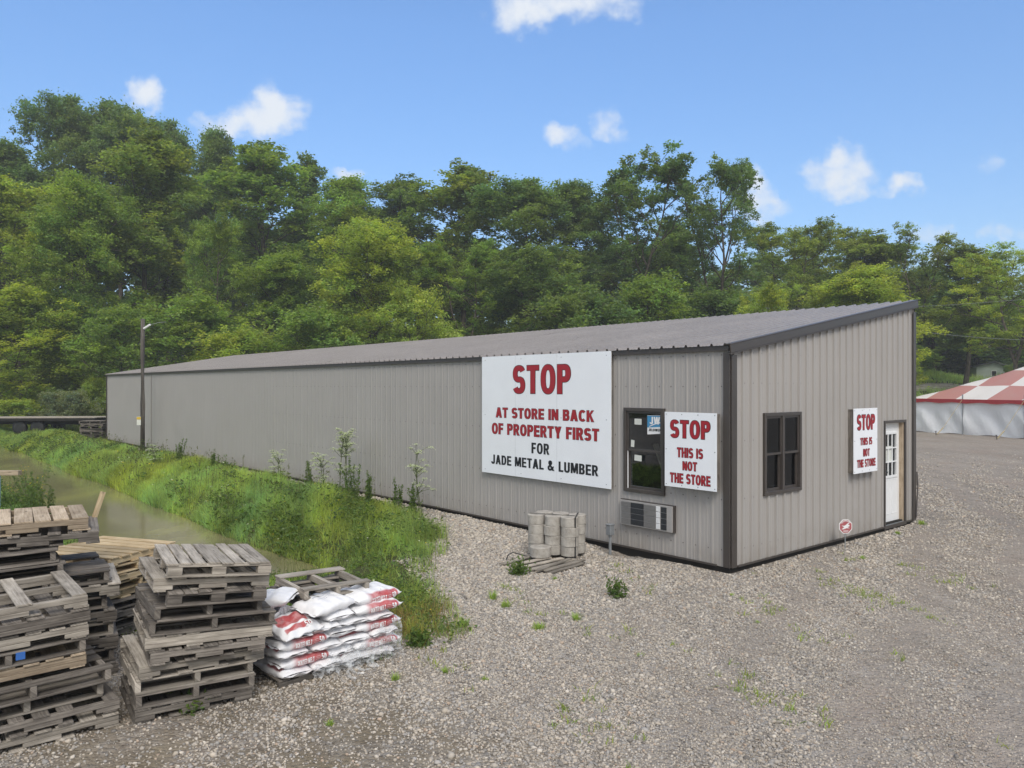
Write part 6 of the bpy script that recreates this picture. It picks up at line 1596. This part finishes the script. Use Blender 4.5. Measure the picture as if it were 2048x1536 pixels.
# ------------------------------------------------------------------ single plants
def weed_plant(kind, x, y, h, seed, label, group, spreadf=1.0):
    g = np.random.default_rng(seed); z = float(gz(x, y)) - .02
    o = empty("tall_weed" if kind != 'tuft' else "grass_tuft", (x, y, z), g.uniform(0, 6.28), label, "weed" if kind != 'tuft' else "grass tuft", group)
    segs, LP, LS, FP, FS = [], [], [], [], []
    if kind == 'spike':
        for s in range(g.integers(4, 7)):
            a = g.uniform(0, 6.28); hh = h * g.uniform(.65, 1.0); st = bent((g.normal(0, .05), g.normal(0, .05), 0), (math.cos(a) * .14 * spreadf, math.sin(a) * .14 * spreadf, 1), hh, g, 6, .05); segs.append((st, np.linspace(.006, .0025, 7))); st = np.array(st)
            m_ = int(190 * hh); f = g.random(m_) ** .8 * 6; k_ = np.minimum(f.astype(int), 5); p = st[k_] + (st[k_ + 1] - st[k_]) * (f - k_)[:, None]
            LP.append(p + g.normal(0, .028, (m_, 3)) * (1.3 - f / 8)[:, None]); LS.append(g.uniform(.026, .055, m_) * (1.25 - f / 9))
    elif kind == 'umbel':
        for s in range(2 if spreadf < 1.5 else 3):
            a = g.uniform(0, 6.28); st = bent((g.normal(0, .06), g.normal(0, .06), 0), (math.cos(a) * .1, math.sin(a) * .1, 1), h * g.uniform(.85, 1), g, 7, .05); segs.append((st, np.linspace(.012, .006, 8))); st = np.array(st)
            for b in range(int(12 * spreadf)):
                k_ = g.integers(5, 8) if b % 5 else 3; p = st[min(k_, 7)]; L = g.uniform(.12, .36); c = bent(p, (g.normal(0, .6), g.normal(0, .6), .8), L, g, 3, .12); segs.append((c, np.linspace(.006, .003, 4)))
                e = np.array(c[-1]); m_ = 46; r = g.uniform(.05, .09); q = g.normal(0, 1, (m_, 3)) * [r * .6, r * .6, .008]; q[:, 2] -= (q[:, 0] ** 2 + q[:, 1] ** 2) * 3
                FP.append(e + q); FS.append(g.uniform(.011, .02, m_))
                for q_ in e + q[:7]: segs.append(([e - [0, 0, .05], q_], [.0015, .001]))
            m_ = 26; f = g.random(m_) * 4; k_ = f.astype(int); p = st[k_] + (st[k_ + 1] - st[k_]) * (f - k_)[:, None]; LP.append(p + g.normal(0, .07, (m_, 3))); LS.append(g.uniform(.02, .05, m_))
    elif kind == 'bushy':
        for s in range(9):
            a = g.uniform(0, 6.28); st = bent((0, 0, 0), (math.cos(a) * .5 * spreadf, math.sin(a) * .5 * spreadf, 1), h * g.uniform(.6, 1), g, 4, .12); segs.append((st, np.linspace(.005, .002, 5))); st = np.array(st)
            m_ = 60; f = g.random(m_) * 4; k_ = np.minimum(f.astype(int), 3); p = st[k_] + (st[k_ + 1] - st[k_]) * (f - k_)[:, None]; LP.append(p + g.normal(0, .05, (m_, 3))); LS.append(g.uniform(.018, .045, m_))
            if spreadf > 1.05: FP.append(np.array([st[-1]]) + g.normal(0, .03, (4, 3))); FS.append(g.uniform(.012, .02, 4))
    elif kind == 'tuft':
        m_ = int(70 * spreadf)
        for s in range(m_):
            a = g.uniform(0, 6.28); b = g.uniform(.1, .75); L = h * g.uniform(.6, 1.1); p0 = g.normal(0, .018 * spreadf, 3); p0[2] = 0
            d = np.array([math.cos(a) * b, math.sin(a) * b, 1]); d /= np.linalg.norm(d); sd = np.array([-math.sin(a), math.cos(a), 0]) * .0035
            p1 = p0 + d * L * .6; p2 = p1 + (d + [math.cos(a) * .4, math.sin(a) * .4, -.35]) * L * .4
            LP.append(np.array([p0 - sd, p0 + sd, p1 + sd, p1 - sd, p1 - sd, p1 + sd, p2 + sd * .2, p2 - sd * .2]))
        V = np.concatenate(LP); Fq = np.arange(len(V)).reshape(-1, 4)
        link("blades", np_mesh("tuft", V, Fq, {"tint": np.repeat(g.uniform(.7, 1.3, len(V) // 8), 8), "hue": np.repeat(g.uniform(.2, .8, len(V) // 8), 8)}), M['grass'], o); return o
    tv, tf = tubes_mesh(segs, 4)
    link("stems", np_mesh("stems", tv, tf, {"tint": np.full(len(tv), .9), "hue": np.full(len(tv), .5)}), M['weedstem'], o)
    LP, LS = np.concatenate(LP), np.concatenate(LS); V, Fq = leaf_cards(LP, LS, g, .3, .32)
    link("leaves", np_mesh("weed_leaves", V, Fq, {"tint": g.uniform(.65, 1.25, len(LP)), "hue": g.uniform(.1, .7, len(LP))}), M['weed'], o)
    if FP:
        FP, FS = np.concatenate(FP), np.concatenate(FS); V, Fq = leaf_cards(FP, FS, g, 2.0, .8, 0)
        link("flowers", np_mesh("weed_flowers", V, Fq, {"tint": g.uniform(.75, 1.1, len(FP)), "hue": np.full(len(FP), .4)}), M['umbel' if kind == 'umbel' else 'yellowflower'], o)
    return o
WG = "tall weeds along the long wall"
def on_bank(px, d):                                   # where the column px meets the strip d metres off the wall
    a = (px - CX) / F; lo, hi = .5, 40.0
    for _ in range(60):
        m_ = (lo + hi) / 2; x, y = loc(-d, m_)
        if x / y > a: lo = m_
        else: hi = m_
    x, y = loc(-d, lo); return x, y
for i, (kind, px, top, d, lab, sp) in enumerate([
    ('umbel', 690, 872, .75, "tallest white umbel weed with pale flower heads against the wall", 1.8), ('umbel', 650, 918, .9, "short white umbel weed left of the tallest one", 1.0),
    ('umbel', 560, 918, .8, "white umbel weed standing farthest along the wall", 1.0), ('umbel', 838, 902, .75, "thin leaning umbel weed before the blank wall near the gravel", 1.1),
    ('spike', 620, 912, 1.0, "pair of leafy spikes among white umbels", .8), ('spike', 705, 905, 1.1, "tall leafy spike just right of the tallest umbel", .7), ('spike', 738, 935, 1.2, "leafy spike cluster between the umbel and the gravel", .8),
    ('spike', 795, 955, .9, "short thin spike near the leaning umbel", .6), ('spike', 824, 955, .9, "single narrow spike under the leaning umbel", .5), ('bushy', 590, 985, 1.6, "dark broad leaved weed clump at mid bank", 1.0),
    ('bushy', 720, 1000, 1.6, "dark leafy clump below the spike cluster", 1.0), ('bushy', 450, 905, 1.0, "leafy weed by the wall halfway to the pole", 1.0), ('spike', 358, 870, 1.0, "spiky weed by the wall between pole and umbels", .8),
    ('bushy', 290, 868, 1.3, "leafy weed hiding the foot of the pole", 1.0), ('umbel', 310, 905, 1.9, "white flowering weed below the pole", 1.0), ('spike', 430, 895, .9, "thin spike weed before the long blank wall", .7)]):
    x, y = on_bank(px, d); zt_ = H + (HY - top) / F * y; weed_plant(kind, x, y, max(.3, zt_ - float(gz(x, y))), 500 + i, lab, WG, sp)
for i, (px, py, h, lab, k_, sp) in enumerate([
    (40, 1015, 1.25, "tall yellow flowering weed beside the tote", 'bushy', 1.3), (70, 1010, 1.35, "thin tall weed with yellow flowers before the water", 'bushy', 1.1), (90, 1020, 1.1, "spindly weed at the water's edge behind the pallets", 'spike', 1.0), (15, 1005, 1.0, "weed clump in front of the pale blue tote", 'bushy', 1.2),
    (28, 1000, .9, "low bushy weed between the tote and the tallest thin weed", 'bushy', 1.0), (55, 1000, 1.0, "bushy yellow flowered weed in the middle of the far bank clump", 'bushy', 1.3), (78, 1000, .8, "short bushy weed near the water's edge behind the pallets", 'bushy', 1.0), (62, 1000, 1.4, "tall brownish stalk rising highest from the far bank clump", 'spike', .6)]):
    x, y = ground_px(px, py + 40, .1); y2 = 15.2 + i * .4; x = (px - CX) / F * y2; weed_plant(k_, x, y2, h, 600 + i, lab, "weeds on the far ditch bank", sp)
TG = "weeds sprouting from the gravel"
for i, (px, py, h, k_, lab, sp) in enumerate([
    (1238, 1195, .30, 'spike', "upright leafy weed alone on gravel before the building corner", .35), (927, 1252, .14, 'tuft', "bright grass tuft at the gravel's edge beside the weeds", 1.3), (1038, 1150, .24, 'bushy', "leafy weed against the broken pallet", .8),
    (1152, 1240, .13, 'tuft', "small tuft between the discs and the lone weed", .8), (1078, 1258, .11, 'tuft', "low spreading tuft on open gravel below the discs", 1.4), (985, 1200, .17, 'tuft', "thin tuft with dry blades near the shoulder", 1.0),
    (1012, 1215, .12, 'tuft', "dry tuft on the shoulder's gravel edge", 1.2), (1515, 1245, .06, 'tuft', "tiny tuft on the driven gravel below the window", .6), (1725, 1118, .10, 'tuft', "tuft in gravel beside the small octagonal sign", .9),
    (1845, 1050, .13, 'tuft', "grassy tuft at the building's door corner", 1.5), (1795, 1068, .09, 'tuft', "tuft below the door threshold", 1.0), (890, 1345, .09, 'tuft', "small tuft on gravel right of the bags", .7), (970, 1360, .07, 'tuft', "tiny tuft on the open gravel right of the bags", .6),
    (790, 1360, .10, 'tuft', "tuft growing at the corner of the bag pallet", .9), (660, 1450, .07, 'tuft', "low tuft on the dirt in front of the stack", .8), (380, 1420, .10, 'bushy', "small weed at the foot of the stack beside the bags", 1.0),
    (840, 1290, .18, 'bushy', "yellowing weed beside the bags", 1.0), (1110, 1160, .08, 'tuft', "short tuft before the loose disc", .6), (1465, 1190, .06, 'tuft', "tiny tuft below the building's near corner", .6), (1280, 1310, .06, 'tuft', "tiny sprout on gravel below the lone weed", .6)]):
    x, y = ground_px(px, py); weed_plant(k_, x, y, h, 700 + i, lab, TG, sp)

# ------------------------------------------------------------------ thin summer haze
hz_ = MB(); hz_.box((0, 290, 30), (1420, 840, 70))
k = NT('haze_air'); k.n.remove(k.p); vol = k.new("ShaderNodeVolumePrincipled"); vol.inputs["Density"].default_value = 0.0010; vol.inputs["Color"].default_value = (.88, .93, 1, 1); k.l.new(vol.outputs[0], k.out.inputs["Volume"])
tag(hz_.build("haze", k.m), "thin pale summer haze", None, None, "stuff")
